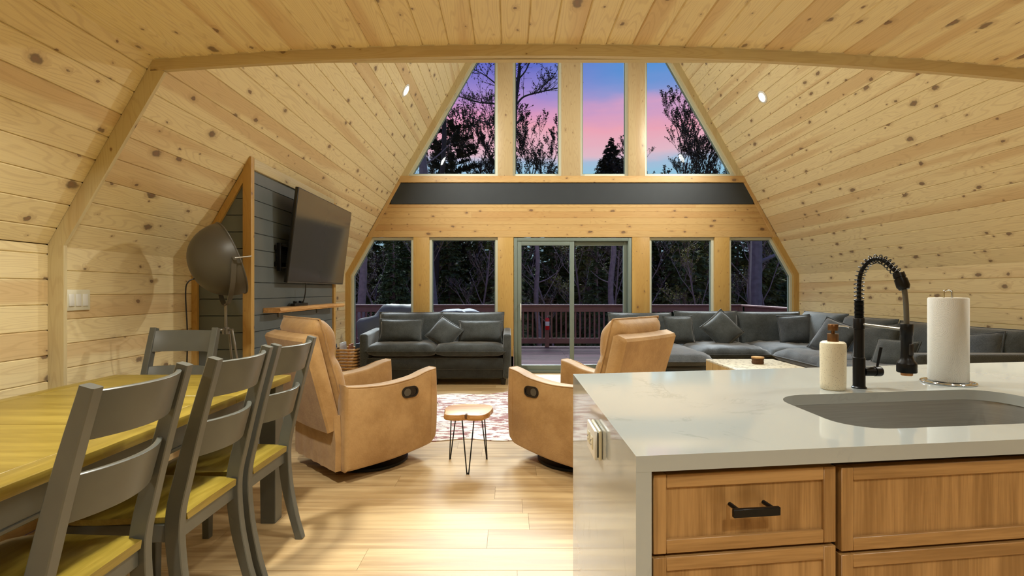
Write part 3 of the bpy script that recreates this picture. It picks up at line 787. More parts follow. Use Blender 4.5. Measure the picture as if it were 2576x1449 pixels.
# outlet in the waterfall end
t = thing('wall_outlet', 'white raised double outlet on the quartz waterfall end', 'outlet', (IX-.0005, 1.335, .832))
bm = BM(); box(bm, -.0085, 0, -.060, .060, -.037, .037, .003); obj('back_plate', bm, 'plate', t)
bm = BM(); box(bm, -.012, -.0085, -.054, .054, -.031, .031); obj('gasket', bm, 'black_plastic', t, smooth=False)
bm = BM(); box(bm, -.020, -.012, -.060, .060, -.037, .037, .003); obj('plate', bm, 'white_plastic', t)
for dy in (-.024, .024):
    bm = BM(); box(bm, -.0225, -.0195, dy-.017, dy+.017, -.016, .016, .002); rc = obj('receptacle', bm, 'plate', t)
    for dz, dd in ((.006, 0), (-.006, 0), (0, .010)):
        bm = BM(); box(bm, -.0232, -.0220, dy+dd-.004, dy+dd+.002, dz-.0012, dz+.0012); obj('slot', bm, 'black_plastic', rc, smooth=False)

# faucet with a spring neck
F = V((1.0925, 1.597, top_h)); Hd = V((.05, -.127, 0)); hd_n = Hd.normalized()
t = thing('kitchen_faucet', 'matte black spring-neck kitchen faucet standing behind the sink', 'faucet', F)
bm = BM(); lathe(bm, [(0, 0), (.0205, 0), (.0208, .003), (.0175, .006), (.0170, .01), (.0170, .093), (.0165, .095), (.0140, .096), (.0140, .184), (.0156, .185), (.0156, .216), (.0145, .218), (0, .218)]); obj('body', bm, 'black_metal', t)
bm = BM()
pr = [(0, .217)]
for k in range(14):
    z = .217+k*.0041; pr += [(.0110, z), (.0135, z+.0012), (.0135, z+.0028), (.0110, z+.004)]
lathe(bm, pr+[(0, .2745)]); obj('collar_coil', bm, 'black_metal', t)
def hp(f, h): return Hd*f+V((0, 0, h-top_h))
path = [hp(0, 1.187), hp(0, 1.215), hp(0.005, 1.245), hp(.03, 1.268), hp(.10, 1.290), hp(.25, 1.3105), hp(.42, 1.3145), hp(.58, 1.305), hp(.73, 1.283), hp(.86, 1.265)]
sp_ = spline(path, 10)
bm = BM(); tube(bm, sp_, .0062, 10); obj('hose', bm, 'black_metal', t)
bm = BM(); N = 460; turns = 19; acc = [0]
fr = frames(sp_)
for a, b_ in zip(sp_, sp_[1:]): acc.append(acc[-1]+(b_-a).length)
pts = []
for i in range(N+1):
    s = acc[-1]*i/N; j = max(k for k in range(len(acc)) if acc[k] <= s+1e-9); j = min(j, len(sp_)-2)
    f = (s-acc[j])/(acc[j+1]-acc[j]); p = sp_[j].lerp(sp_[j+1], f); a = fr[j][2].lerp(fr[j+1][2], f); b_ = fr[j][3].lerp(fr[j+1][3], f)
    an = 2*PI*turns*i/N; pts.append(p+(a*math.cos(an)+b_*math.sin(an))*.0128)
tube(bm, pts, .0016, 6); obj('spring', bm, 'black_metal', t)
c0, c1 = hp(.84, 1.268), hp(.955, 1.222)
bm = BM(); tube(bm, [c0, c0.lerp(c1, .25), c0.lerp(c1, .26), c0.lerp(c1, .34), c0.lerp(c1, .35), c0.lerp(c1, .8), c1], [.0150, .0155, .0135, .0135, .0165, .0170, .0125], 18); obj('connector', bm, 'black_metal', t)
bm = BM(); tube(bm, spline([c1, hp(.985, 1.18), hp(1.0, 1.12)], 6), .0068, 12); obj('lower_hose', bm, 'lamp_metal', t)
bm = BM(); z0 = -top_h
lathe(bm, [(0, 1.1235+z0), (0.0152, 1.1235+z0), (0.0160, 1.122+z0), (0.0160, 1.092+z0), (0.0146, 1.090+z0), (0.0141, 1.05+z0), (0.0149, 1.028+z0), (0.0176, 1.019+z0), (0.0234, 1.012+z0), (0.0246, 1.008+z0), (0.0246, .986+z0), (0.0234, .984+z0), (0, .984+z0)], Hd.x, Hd.y); sh = obj('spray_head', bm, 'black_metal', t)
bm = BM(); box(bm, Hd.x-.006, Hd.x+.006, Hd.y-.020, Hd.y-.012, 1.034+z0, 1.068+z0, .003); obj('spray_button', bm, 'black_plastic', sh)
bm = BM(); lathe(bm, [(0, .985+z0), (.0145, .985+z0), (.0145, .977+z0), (.013, .975+z0), (0, .975+z0)], Hd.x, Hd.y); obj('nozzle', bm, 'orange_rubber', sh)
bm = BM(); cyl(bm, (0, 0, .2), hp(1, 1.106), .0046, 10); obj('docking_arm', bm, 'steel_tube', t)
bm = BM(); tube(bm, [(.014, 0, .052), (.044, 0, .052), (.0445, 0, .052), (.047, 0, .052), (.0475, 0, .052), (.065, 0, .052), (.068, 0, .052)], [.0150, .0150, .0138, .0138, .0158, .0158, .0142], 20); lv_ = obj('valve', bm, 'black_metal', t)
bm = BM(); tube(bm, [(.056, 0, .064), (.062, -.004, .11), (.0645, -.006, .128)], [.0036, .0046, .0046], 10); obj('lever', bm, 'black_metal', lv_)

# soap dispenser
t = thing('soap_dispenser', 'cream speckled soap dispenser with a bronze pump beside the faucet', 'soap dispenser', (.999, 1.578, top_h))
bm = BM(); lathe(bm, [(0, 0), (.031, 0), (.0345, .004), (.0352, .02), (.0360, .136), (.0345, .143), (.029, .147), (0, .147)]); obj('bottle', bm, 'speckle', t)
bm = BM(); lathe(bm, [(0, .146), (.0155, .146), (.0155, .170), (.016, .171), (0, .171)]); obj('collar', bm, 'bronze', t)
bm = BM(); lathe(bm, [(0, .17), (.005, .17), (.005, .185), (0, .185)]); lathe(bm, [(0, .181), (.0135, .181), (.0142, .183), (.0142, .199), (.013, .2005), (0, .2005)])
pp = obj('pump', bm, 'bronze', t)
bm = BM(); tube(bm, spline([(.010, -.003, .194), (.028, -.006, .194), (.038, -.009, .193), (.043, -.010, .190)], 5), .0021, 8); obj('spout', bm, 'chrome', pp)
# paper towels
PT = (1.443, 1.682, top_h)
t = thing('paper_towel_holder', 'chrome wire paper towel holder standing on the worktop', 'paper towel holder', PT)
bm = BM(); tube(bm, [(.071*math.cos(2*PI*k/40), .071*math.sin(2*PI*k/40), .0042) for k in range(40)], .0032, 8, closed=True)
tube(bm, [(.058*math.cos(2*PI*k/40), .058*math.sin(2*PI*k/40), .0042) for k in range(40)], .0028, 8, closed=True)
for a in (0, PI/2): tube(bm, [(-.07*math.cos(a), -.07*math.sin(a), .0042), (.07*math.cos(a), .07*math.sin(a), .0042)], .0028, 8)
obj('base', bm, 'chrome', t)
bm = BM(); tube(bm, spline([(-.014, 0, .005), (-.014, 0, .15), (-.014, 0, .288), (-.010, 0, .302), (0, 0, .307), (.010, 0, .302), (.014, 0, .288), (.014, 0, .15), (.014, 0, .005)], 6), .0026, 8); obj('spindle', bm, 'chrome', t)
bm = BM()
lathe(bm, [(.019, .0), (.051, .0), (.0533, .003), (.0533, .269), (.051, .272), (.019, .272), (.019, .0)], seg=48)
r_ = tag(obj('paper_towel_roll', bm, 'paper', angle=50), 'white embossed paper towel roll on the wire holder', 'paper towels'); r_.location = (PT[0], PT[1], top_h+.0085)

# ------------------------------------------------------------------ dining set
t = thing('dining_table', 'long honey-topped dining table with charcoal legs along the left wall', 'dining table', (-1.66, 1.9, 0))
TXL, TXR, TYN, TYF, TH = -.485, .475, -.86, .89, .76
def skew(y): return .035*(.89-y)/1.75
segs = [TYN, -.15, .33, TYF]
for a, b_ in zip(segs, segs[1:]):
    bm = BM(); vs_ = box(bm, TXL+.07, TXR-.09, a+.0008, b_-.0008, TH-.028, TH, .0015, 1); obj('top_leaf', bm, 'table_wood_x', t)
    bm = BM(); box(bm, TXR-.0895, TXR, a+.0008, b_-.0008, TH-.034, TH, .003, 2); obj('edge_board', bm, 'table_wood', t)
    bm = BM(); box(bm, TXL, TXL+.0695, a+.0008, b_-.0008, TH-.034, TH, .003, 2); obj('edge_board', bm, 'table_wood', t)
bm = BM()
for x in (TXL+.06, TXR-.08): box(bm, x, x+.02, TYN+.1, TYF-.1, TH-.13, TH-.0285, .002, 1)
for y in (TYN+.06, TYF-.08): box(bm, TXL+.1, TXR-.1, y, y+.02, TH-.13, TH-.0285, .002, 1)
box(bm, TXR-.085, TXR-.055, TYN+.1, TYF-.1, TH-.142, TH-.128, .003, 1)
obj('apron', bm, 'chair_grey', t)
for x in (TXL+.03, TXR-.12):
    for y in (TYN+.03, TYF-.12):
        bm = BM(); sweep_rect(bm, [(x+.045, y+.045, TH-.029), (x+.045, y+.045, TH-.14), (x+.045, y+.045, 0)], [.09, .09, .078], [.09, .09, .078], side=V((0, 1, 0)), bev=.003); obj('leg', bm, 'chair_grey', t)

def make_chair(label):
    """local: faces -x, back at x = 0 (top), width along y"""
    t = thing('dining_chair', label, 'chair', group='charcoal dining chairs')
    W = .41; sx = -.135                           # back post at seat level
    for s in (-1, 1):
        y = s*(W/2-.02)
        pts = spline([(.0, y, .992), (-.055, y, .80), (-.105, y, .60), (sx, y, .45), (-.125, y, .28), (-.092, y, .12), (-.058, y, 0)], 5)
        n = len(pts); wb = [.036+.016*math.sin(PI*min(1, i/(n-1)*1.15)) for i in range(n)]
        bm = BM(); sweep_rect(bm, pts, .036, wb, side=V((0, 1, 0)), bev=.003); obj('back_post', bm, 'chair_grey', t)
        yf = s*(W/2-.012)
        bm = BM(); sweep_rect(bm, [(sx-.385, yf-s*.01, .425), (sx-.385, yf-s*.01, 0)], [.044, .034], [.044, .034], side=V((0, 1, 0)), bev=.003); obj('leg', bm, 'chair_grey', t)
        bm = BM(); sweep_rect(bm, [(sx-.02, s*(W/2-.025), .405), (sx-.37, s*(W/2-.012), .405)], .022, .06, side=V((0, 1, 0)), bev=.002); obj('seat_rail', bm, 'chair_grey', t)
    for x in (sx-.005, sx-.385):
        bm = BM(); box(bm, x-.011, x+.011, -W/2+.03, W/2-.03, .375, .435, .002, 1); obj('seat_rail', bm, 'chair_grey', t)
    def slat(z0, z1, xa, xb, name='slat'):
        bm = BM(); n = 14; R = []
        for i in range(n+1):
            u = 2*i/n-1; y = u*(W/2-.034); bow = .052*(1-u*u)-.004
            R.append([bm.verts.new((xx+bow+dx, y, zz)) for xx, zz, dx in ((xb, z0, -.009), (xb, z0, .009), (xa, z1-.003, .009), (xa, z1, .005), (xa, z1, -.005), (xa, z1-.003, -.009))])
        for A, B in zip(R, R[1:]):
            for k in range(6): bm.faces.new((A[k], A[(k+1) % 6], B[(k+1) % 6], B[k]))
        bm.faces.new(R[0]); bm.faces.new(R[-1])
        obj(name, bm, 'chair_grey', t)
    slat(.855, .978, -.006, -.040); slat(.650, .772, -.064, -.096)
    # saddle seat
    bm = BM(); n = 16; top = []; bot = []
    for i in range(n+1):
        u = i/n; x = sx+.022-.435*u
        half = (W/2-.022)+(.024)*min(1, u*1.6)**1.0 - .03*max(0, u-.85)/.15
        ra, rb = [], []
        for j in range(n+1):
            v = 2*j/n-1; y = v*half
            if u < .09 and abs(v) > .86: y = math.copysign(half*.86, v)
            dish = -.011*math.exp(-((u-.42)/.28)**2)*(1-.55*math.cos(v*PI*1.1))*(1-v**4)
            edge = -.010*(abs(v)**8)-.012*max(0, u-.93)/.07-.004*(max(0, .05-u)/.05)
            ra.append(bm.verts.new((x, y, .468+dish+edge))); rb.append(bm.verts.new((x+(.01 if u > .9 else 0), y*.97, .436)))
        top.append(ra); bot.append(rb)
    for i in range(n):
        for j in range(n):
            bm.faces.new((top[i][j], top[i][j+1], top[i+1][j+1], top[i+1][j])); bm.faces.new((bot[i][j], bot[i+1][j], bot[i+1][j+1], bot[i][j+1]))
        bm.faces.new((top[i][0], top[i+1][0], bot[i+1][0], bot[i][0])); bm.faces.new((top[i][n], bot[i][n], bot[i+1][n], top[i+1][n]))
    for j in range(n):
        bm.faces.new((top[0][j], bot[0][j], bot[0][j+1], top[0][j+1])); bm.faces.new((top[n][j], top[n][j+1], bot[n][j+1], bot[n][j]))
    obj('seat', bm, 'seat_wood', t, angle=50)['label'] = 'dished honey wood seat'
    return t
chair = make_chair('charcoal dining chair nearest the camera at the table side')
spots = [((-1.0, 1.405, 0), .03, None),
         ((-.985, 1.905, 0), .0, 'charcoal dining chair at the table side, between its two neighbours'),
         ((-.972, 2.335, 0), -.02, 'charcoal dining chair at the table side, next to the tan recliner'),
         ((-1.945, 3.08, 0), PI/2, 'charcoal dining chair at the far head of the table by the wall')]
for i, (loc, rz, lab) in enumerate(spots):
    c = chair if i == 0 else copy_tree(chair)
    c.location = loc; c.rotation_euler = (0, 0, rz)
    if lab: c['label'] = lab

# ------------------------------------------------------------------ recliners (local: faces +x, origin at base centre)
def make_recliner(label, handle_side):
    t = thing('recliner', label, 'recliner', group='tan swivel recliners')
    HW, D0, D1 = .355, -.355, .355
    bm = BM(); lathe(bm, [(0, .0), (.27, .0), (.285, .006), (.285, .022), (.27, .028), (.20, .03), (.10, .05), (.10, .09), (0, .09)], seg=40); obj('swivel_base', bm, 'black_metal', t)
    prof = spline([(D0, .60), (D0+.012, .612), (D0+.10, .600), (D0+.30, .592), (D0+.50, .612), (D1-.09, .645), (D1-.012, .660), (D1, .640), (D1+.006, .42), (D1-.002, .20), (D1-.03, .145), (D1-.09, .118), (0, .085), (D0+.12, .078), (D0+.02, .080), (D0-.004, .10), (D0-.002, .35)], 4, closed=True)
    for s in (-1, 1):
        bm = BM(); y0 = s*HW; th_ = .115*(-s)
        rings = []
        for k, (f, sh_) in enumerate(((0, .018), (.05, .006), (.14, 0), (.86, 0), (.95, .006), (1, .018))):
            cz, cx = .36, 0
            rings.append([bm.verts.new((p.x-math.copysign(sh_, p.x-cx)*(1 if abs(p.x) > .2 else abs(p.x)/.2), y0+th_*f, p.y-math.copysign(sh_, p.y-cz)*min(1, abs(p.y-cz)/.12))) for p in [V((q.x, q.y)) for q in prof]])
        for A, B in zip(rings, rings[1:]):
            for k in range(len(A)): bm.faces.new((A[k], A[(k+1) % len(A)], B[(k+1) % len(A)], B[k]))
        bm.faces.new(rings[0]); bm.faces.new(rings[-1])
        arm = obj('armrest', bm, 'leather', t, angle=60)
        bm = BM(); top = [p for p in prof if p.y > .585]
        tube(bm, [(p.x*.99, y0+th_*.05, p.y-.003) for p in spline([(D0+.012, .612, 0), (D0+.10, .600, 0), (D0+.30, .592, 0), (D0+.50, .612, 0), (D1-.09, .645, 0), (D1-.012, .658, 0)], 5)], .0045, 6)
        tube(bm, [(D1-.055, y0-s*.0005, .64), (D1-.05, y0+s*.001, .4), (D1-.055, y0-s*.0005, .16)], .002, 5); obj('seam', bm, 'leather', arm)
        if s == handle_side:
            cx, cz = D1-.235, .52; R_ = rrect(cx-.066, cx+.066, cz-.038, cz+.038, .0375, 8); R2 = rrect(cx-.055, cx+.055, cz-.028, cz+.028, .0275, 8)
            bm = BM(); extrude_poly(bm, [(x, y0-s*.002, z) for x, z in R_], (0, s*.009, 0), holes=[[(x, y0-s*.002, z) for x, z in R2]]); hb_ = obj('recline_handle', bm, 'black_plastic', arm)
            bm = BM(); extrude_poly(bm, [(x, y0-s*.001, z) for x, z in rrect(cx-.050, cx+.004, cz-.026, cz+.026, .025, 6)], (0, s*.007, 0)); obj('recline_lever', bm, 'lamp_metal', arm)
            bm = BM(); extrude_poly(bm, [(x, y0-s*.001, z) for x, z in rrect(cx-.0545, cx+.0545, cz-.0275, cz+.0275, .027, 6)], (0, s*.0025, 0)); obj('recess', bm, 'black_plastic', arm)
            hb_['label'] = 'black oval recline pull'
    # seat, front panel
    Mx = TR((.06, 0, .40)); make_cushion('seat_cushion', 'leather', t, .58, .47, .17, Mx, p=6, q=.45, seed=3, wr=.004)
    bm = BM(); box(bm, D0+.05, D1-.03, -HW+.118, HW-.118, .12, .36, .02, 3); obj('seat_deck', bm, 'leather', t)
    bm = BM(); vs_ = box(bm, D1-.035, D1-.005, -HW+.119, HW-.119, .10, .42, .012, 3); obj('front_panel', bm, 'leather', t)
    # back shell: leaning slab
    lean = math.radians(16)
    Mb = TR((D0-.045, 0, .36), ry=-lean)
    bm = BM(); pr = [(-.045, -.02), (.05, -.02), (.055, .59), (.03, .605), (-.03, .60), (-.045, .585)]
    hw2 = .315; R = []
    for f, sh_ in ((-1, .012), (-.97, 0), (-.5, 0), (0, 0), (.5, 0), (.97, 0), (1, .012)):
        R.append([bm.verts.new(Mb @ V((x-math.copysign(sh_, x)-.010*(1-f*f)*(x < 0), f*hw2*(1-.08*(.6-z)/.6), z-sh_*(z > .3)))) for x, z in pr])
    for A, B in zip(R, R[1:]):
        for k in range(6): bm.faces.new((A[k], A[(k+1) % 6], B[(k+1) % 6], B[k]))
    bm.faces.new(R[0]); bm.faces.new(R[-1]); obj('back_shell', bm, 'leather', t, angle=35)
    # rear skirt
    bm = BM(); n = 16; A_ = []; B_ = []
    for i in range(n+1):
        f = 2*i/n-1; y = f*(HW-.05); rip = .006*math.sin(i*2.1)+.004*math.sin(i*4.3)
        A_.append([bm.verts.new((D0-.050-.018*(1-f*f), y*.96, .43)), bm.verts.new((D0-.042-.01*(1-f*f), y, .26)), bm.verts.new((D0-.045+rip, y, .082))])
        B_.append([bm.verts.new((D0-.004, y*.96, .43)), bm.verts.new((D0-.004, y, .26)), bm.verts.new((D0-.006, y, .082))])
    for i in range(n):
        for k in range(2):
            bm.faces.new((A_[i][k], A_[i+1][k], A_[i+1][k+1], A_[i][k+1])); bm.faces.new((B_[i][k], B_[i][k+1], B_[i+1][k+1], B_[i+1][k]))
        bm.faces.new((A_[i][0], B_[i][0], B_[i+1][0], A_[i+1][0])); bm.faces.new((A_[i][2], A_[i+1][2], B_[i+1][2], B_[i][2]))
    for i in (0, n):
        for k in range(2): bm.faces.new((A_[i][k], A_[i][k+1], B_[i][k+1], B_[i][k]))
    obj('back_skirt', bm, 'leather', t, angle=50)
    # stuffed back with a rolled head
    bm = BM(); n = 26; m_ = 20; front, rear = {}, {}
    Mc = TR((D0+.03, 0, .40), ry=-lean)
    Hh, hw3 = .66, .275
    for i in range(n+1):
        z = i/n
        for j in range(m_+1):
            u = 2*j/m_-1
            e_ = (max(0, 1-abs(u)**5))**.5
            roll = .035*math.exp(-((z-.80)/.13)**2)+.018*math.exp(-((z-.38)/.22)**2)-.020*math.exp(-((z-.60)/.05)**2)
            cap = (max(0, 1-max(0, (z-.80)/.20)**2.4))**.5; lowc = min(1, .35+z*4)
            tf = (.075+roll)*e_*cap*lowc
            tb = (.045+.045*math.exp(-((z-.92)/.10)**2))*e_*cap
            w_ = .004*noise.noise(V((u*4, z*9, 2)))
            y = u*hw3*(1+.03*math.exp(-((z-.85)/.15)**2))
            ed = j in (0, m_) or i == n
            a = bm.verts.new(Mc @ V((.02+tf+w_, y, z*Hh))); front[i, j] = a
            rear[i, j] = a if ed else bm.verts.new(Mc @ V((.02-tb+w_, y, z*Hh)))
    for i in range(n):
        for j in range(m_):
            bm.faces.new((front[i, j], front[i, j+1], front[i+1, j+1], front[i+1, j]))
            q = [rear[i, j], rear[i+1, j], rear[i+1, j+1], rear[i, j+1]]
            bm.faces.new(q)
    bm.faces.new([front[0, j] for j in range(m_+1)]+[rear[0, j] for j in range(m_-1, 0, -1)])
    ring = [front[i, 0].co.copy() for i in range(0, n+1)]+[front[n, j].co.copy() for j in range(1, m_)]+[front[i, m_].co.copy() for i in range(n, -1, -1)]
    bc = obj('back_cushion', bm, 'leather', t, angle=70)
    bm = BM(); tube(bm, ring, .006, 6); obj('piping', bm, 'leather', bc)
    return t
def place_recliner(t, loc, rz): t.location = loc; t.rotation_euler = (0, 0, rz)
# left chair faces away to the right, the other mirrors it
r1 = make_recliner('tan leather swivel recliner behind the dining chairs, black pull on its side', -1)
place_recliner(r1, (-1.017, 3.694, 0), math.radians(45))
r2 = make_recliner('tan leather swivel recliner partly hidden by the white island', 1)
place_recliner(r2, (.492, 3.694, 0), math.radians(135))

# ------------------------------------------------------------------ hide, stool
bm = BM()
out = spline([(-.62, -.93, 0), (-.30, -.86, 0), (.0, -.92, 0), (.34, -.84, 0), (.72, -.95, 0), (.98, -.80, 0), (.84, -.45, 0), (.80, .0, 0), (.90, .45, 0), (1.02, .82, 0), (.70, .98, 0), (.36, .92, 0), (.10, 1.10, 0), (-.22, .92, 0), (-.62, .96, 0), (-.86, .78, 0), (-.70, .42, 0), (-.72, .0, 0), (-.70, -.45, 0), (-.84, -.74, 0)], 5, closed=True)
extrude_poly(bm, out, (0, 0, .006)); rug = tag(obj('cowhide_rug', bm, 'hide'), 'red-brown and white brindled cowhide rug on the floor before the sofa', 'rug'); rug.location = (-.05, 5.05, .001)
t = thing('side_stool', 'small live-edge wooden stool on hairpin legs between the recliners', 'stool', (-.285, 3.585, 0))
bm = BM()
out = spline([(-.155, -.06, 0), (-.145, -.145, 0), (-.06, -.17, 0), (-.02, -.150, 0), (.005, -.155, 0), (.03, -.172, 0), (.10, -.17, 0), (.140, -.12, 0), (.165, -.02, 0), (.172, .07, 0), (.145, .145, 0), (.05, .165, 0), (-.06, .17, 0), (-.135, .13, 0), (-.168, .04, 0)], 5, closed=True)
R = []
for z, s in ((.346, .94), (.352, .975), (.366, 1.0), (.378, .995), (.385, .975), (.386, .95)):
    R.append([bm.verts.new((p.x*s+(.004*math.sin(p.y*60) if z < .37 else 0), p.y*s, z)) for p in out])
for A, B in zip(R, R[1:]):
    for k in range(len(A)): bm.faces.new((A[k], A[(k+1) % len(A)], B[(k+1) % len(A)], B[k]))
bm.faces.new(list(reversed(R[0]))); bm.faces.new(R[-1]); st_ = obj('slab_top', bm, 'stool_wood', t)
bm = BM(); box(bm, -.012, .012, -.155, -.120, .355, .3865, .006); obj('dark_knot', bm, 'bark_rim', st_)
bm = BM(); box(bm, .085, .105, -.135, -.122, .375, .3865, .004); obj('dark_knot', bm, 'bark_rim', st_)
for fx, fy_, ax in ((.013, -.19, 0), (-.137, .11, 1.2), (.124, .11, -1.2)):
    bm = BM(); dx, dy = .040*math.cos(ax), .040*math.sin(ax)
    tx, ty = fx*.78, fy_*.70
    tube(bm, spline([(tx-dx, ty-dy, .347), (fx-dx*.22, fy_-dy*.22, .03), (fx-dx*.12, fy_-dy*.12, .009), (fx, fy_, .004), (fx+dx*.12, fy_+dy*.12, .009), (fx+dx*.22, fy_+dy*.22, .03), (tx+dx, ty+dy, .347)], 5), .0042, 8); obj('hairpin_leg', bm, 'black_metal', t)

# ------------------------------------------------------------------ loveseat
t = thing('loveseat', 'slate grey two-seat sofa against the glazed wall by the door', 'sofa', (-.945, 6.98, 0))
W2, F0, B0 = .975, -.40, .40
bm = BM(); box(bm, -W2+.10, W2-.10, F0+.01, B0-.04, .08, .335, .02, 3); obj('base', bm, 'velvet_dark', t)
bm = BM(); box(bm, -W2+.10, -.003, F0-.008, F0+.02, .20, .345, .01, 2); obj('front_panel', bm, 'velvet_dark', t)
bm = BM(); box(bm, .003, W2-.10, F0-.008, F0+.02, .20, .345, .01, 2); obj('front_panel', bm, 'velvet_dark', t)
for s in (-1, 1):
    bm = BM(); vs_ = box(bm, min(s*W2, s*(W2-.105)), max(s*W2, s*(W2-.105)), F0-.01, B0-.05, .08, .655, .03, 4)
    for v in vs_:
        if v.is_valid and v.co.z > .5 and v.co.y > 0: v.co.z += .03
    obj('armrest', bm, 'velvet', t)
    for y in (F0+.05, B0-.1):
        bm = BM(); x = s*(W2-.10); sweep_rect(bm, [(x, y, .085), (x, y, 0)], [.075, .05], [.075, .05], bev=.004); obj('foot', bm, 'black_plastic', t)
bm = BM(); x = .0; sweep_rect(bm, [(x, F0+.05, .085), (x, F0+.05, 0)], [.06, .045], [.06, .045], bev=.004); obj('foot', bm, 'black_plastic', t)
bm = BM(); box(bm, -W2+.10, W2-.10, B0-.16, B0-.03, .2, .74, .04, 3); obj('back_frame', bm, 'velvet_dark', t)
for s in (-1, 1):
    make_cushion('seat_cushion', 'velvet', t, .93, .76, .21, TR((s*.44, -.05, .435)), p=7, q=.5, seed=11+s, wr=.017, concave=.02, flat=.25)
    make_cushion('back_cushion', 'velvet', t, .90, .52, .27, TR((s*.43, B0-.20, .655), rx=math.radians(78)), p=3.4, q=.5, seed=21+s, wr=.018)
def pillow(label, loc, w, h, t_, rx, rz, roll=0.0, seed=0, mat='velvet', group='throw pillows'):
    Mx = TR((0, 0, 0), rz=rz) @ Matrix.Rotation(rx, 4, 'X') @ Matrix.Rotation(roll, 4, 'Z')
    bm = BM(); ring = cushion(bm, w, h, t_, Mx, n=16, p=3.0, q=.55, seed=seed, wr=.012, concave=.07)
    o = tag(obj('throw_pillow', bm, mat, angle=75), label, 'pillow', group); o.location = loc
    b2 = BM(); fr_ = [p+(p-V((0, 0, 0))).normalized()*.006 for p in ring]; tube(b2, fr_, .007, 6, closed=True); obj('piping', b2, mat, o)
    return o
pillow('rectangular slate pillow at the left end of the loveseat', (-1.445, 6.86, .675), .58, .32, .17, math.radians(70), 0, 0, 31)
pillow('square slate pillow leaning askew in the middle of the loveseat', (-.86, 6.82, .650), .38, .36, .15, math.radians(58), -.15, math.radians(-32), 32)
pillow('wide slate pillow at the right end of the loveseat', (-.38, 6.86, .665), .58, .30, .17, math.radians(68), 0, 0, 33)

# ------------------------------------------------------------------ sectional
t = thing('sectional_sofa', 'large dark grey sectional sofa wrapping the far right corner', 'sofa', (0, 0, 0))
def plinth(x0, x1, y0, y1):
    bm = BM(); box(bm, x0+.004, x1-.004, y0+.004, y1-.004, .05, .34, .03, 3); return obj('base', bm, 'velvet_dark', t)
def seat(x0, x1, y0, y1, seed, z=.425, th_=.20):
    return make_cushion('seat_cushion', 'velvet_blue', t, x1-x0+.03, y1-y0+.03, th_, TR(((x0+x1)/2, (y0+y1)/2, z)), p=5.5, q=.5, seed=seed, wr=.026, concave=.02, flat=.2)
A0, A1, A2, A3 = 1.42, 2.30, 3.24, 4.20
YF, YBk = 6.30, 7.42
plinth(A0, A1, 5.66, YBk); seat(A0, A1, 5.66, 7.20, 41)
plinth(A1, A2, YF, YBk); seat(A1, A2, YF, 7.20, 42)
plinth(A2, A3, YF, YBk); seat(A2, 4.0, YF, 7.20, 43)
plinth(A2, A3, 5.32, YF); seat(A2, 4.0, 5.32, YF, 44)
plinth(A2, A3, 4.10, 5.32); seat(A2, 4.0, 4.11, 5.32, 45)
bm = BM()
box(bm, A0, A3, YBk-.16, YBk, .30, .72, .04, 3); box(bm, A3-.15, A3, 4.03, YBk-.17, .30, .72, .04, 3); obj('back_frame', bm, 'velvet_dark', t)
def backc(x, y, w, h, th_, rz, seed, z=.655, lean=78):
    return make_cushion('back_cushion', 'velvet', t, w, h, th_, TR((x, y, z), rz=rz) @ Matrix.Rotation(math.radians(lean), 4, 'X'), p=3.4, q=.5, seed=seed, wr=.020)
backc(1.86, 7.24, .90, .50, .24, 0, 51); backc(2.80, 7.24, .90, .53, .24, 0, 52, .665); backc(3.68, 7.24, .92, .52, .24, 0, 53, .66)
backc(4.06, 6.66, .92, .52, .24, -PI/2, 54, .675); backc(4.06, 5.82, .84, .50, .24, -PI/2, 55, .665); backc(4.06, 4.70, 1.36, .50, .24, -PI/2, 56, .655)
bm = BM(); vs_ = box(bm, 3.16, A3, 3.95, 4.09, .05, .725, .035, 4); obj('armrest', bm, 'velvet_dark', t)
pillow('small square pillow on the sectional, half behind the tan recliner', (2.30, 6.92, .68), .40, .38, .15, math.radians(72), .05, 0, 61, 'velvet', 'throw pillows')
pillow('slate pillow tipped on its corner against the sectional back', (2.86, 6.86, .69), .42, .42, .16, math.radians(66), .05, math.radians(38), 62)
pillow('square grey pillow standing in the corner of the sectional', (3.80, 6.80, .70), .40, .38, .16, math.radians(74), -.25, math.radians(4), 63, 'velvet_blue')
pillow('grey pillow leaning on the sectional back, behind the soap dispenser', (3.76, 5.92, .665), .42, .42, .17, math.radians(62), -1.0, math.radians(-18), 64, 'velvet_blue')
pillow('plump grey pillow on the sectional behind the faucet', (3.80, 5.30, .66), .46, .42, .18, math.radians(64), -1.2, math.radians(10), 65)
pillow('small grey pillow on the sectional beside the paper towels', (3.66, 4.86, .61), .36, .30, .15, math.radians(60), -1.1, math.radians(0), 66)
pillow('grey pillow by the sofa arm behind the paper towel roll', (3.88, 4.30, .67), .42, .40, .16, math.radians(66), -1.2, math.radians(8), 67, 'velvet_blue')

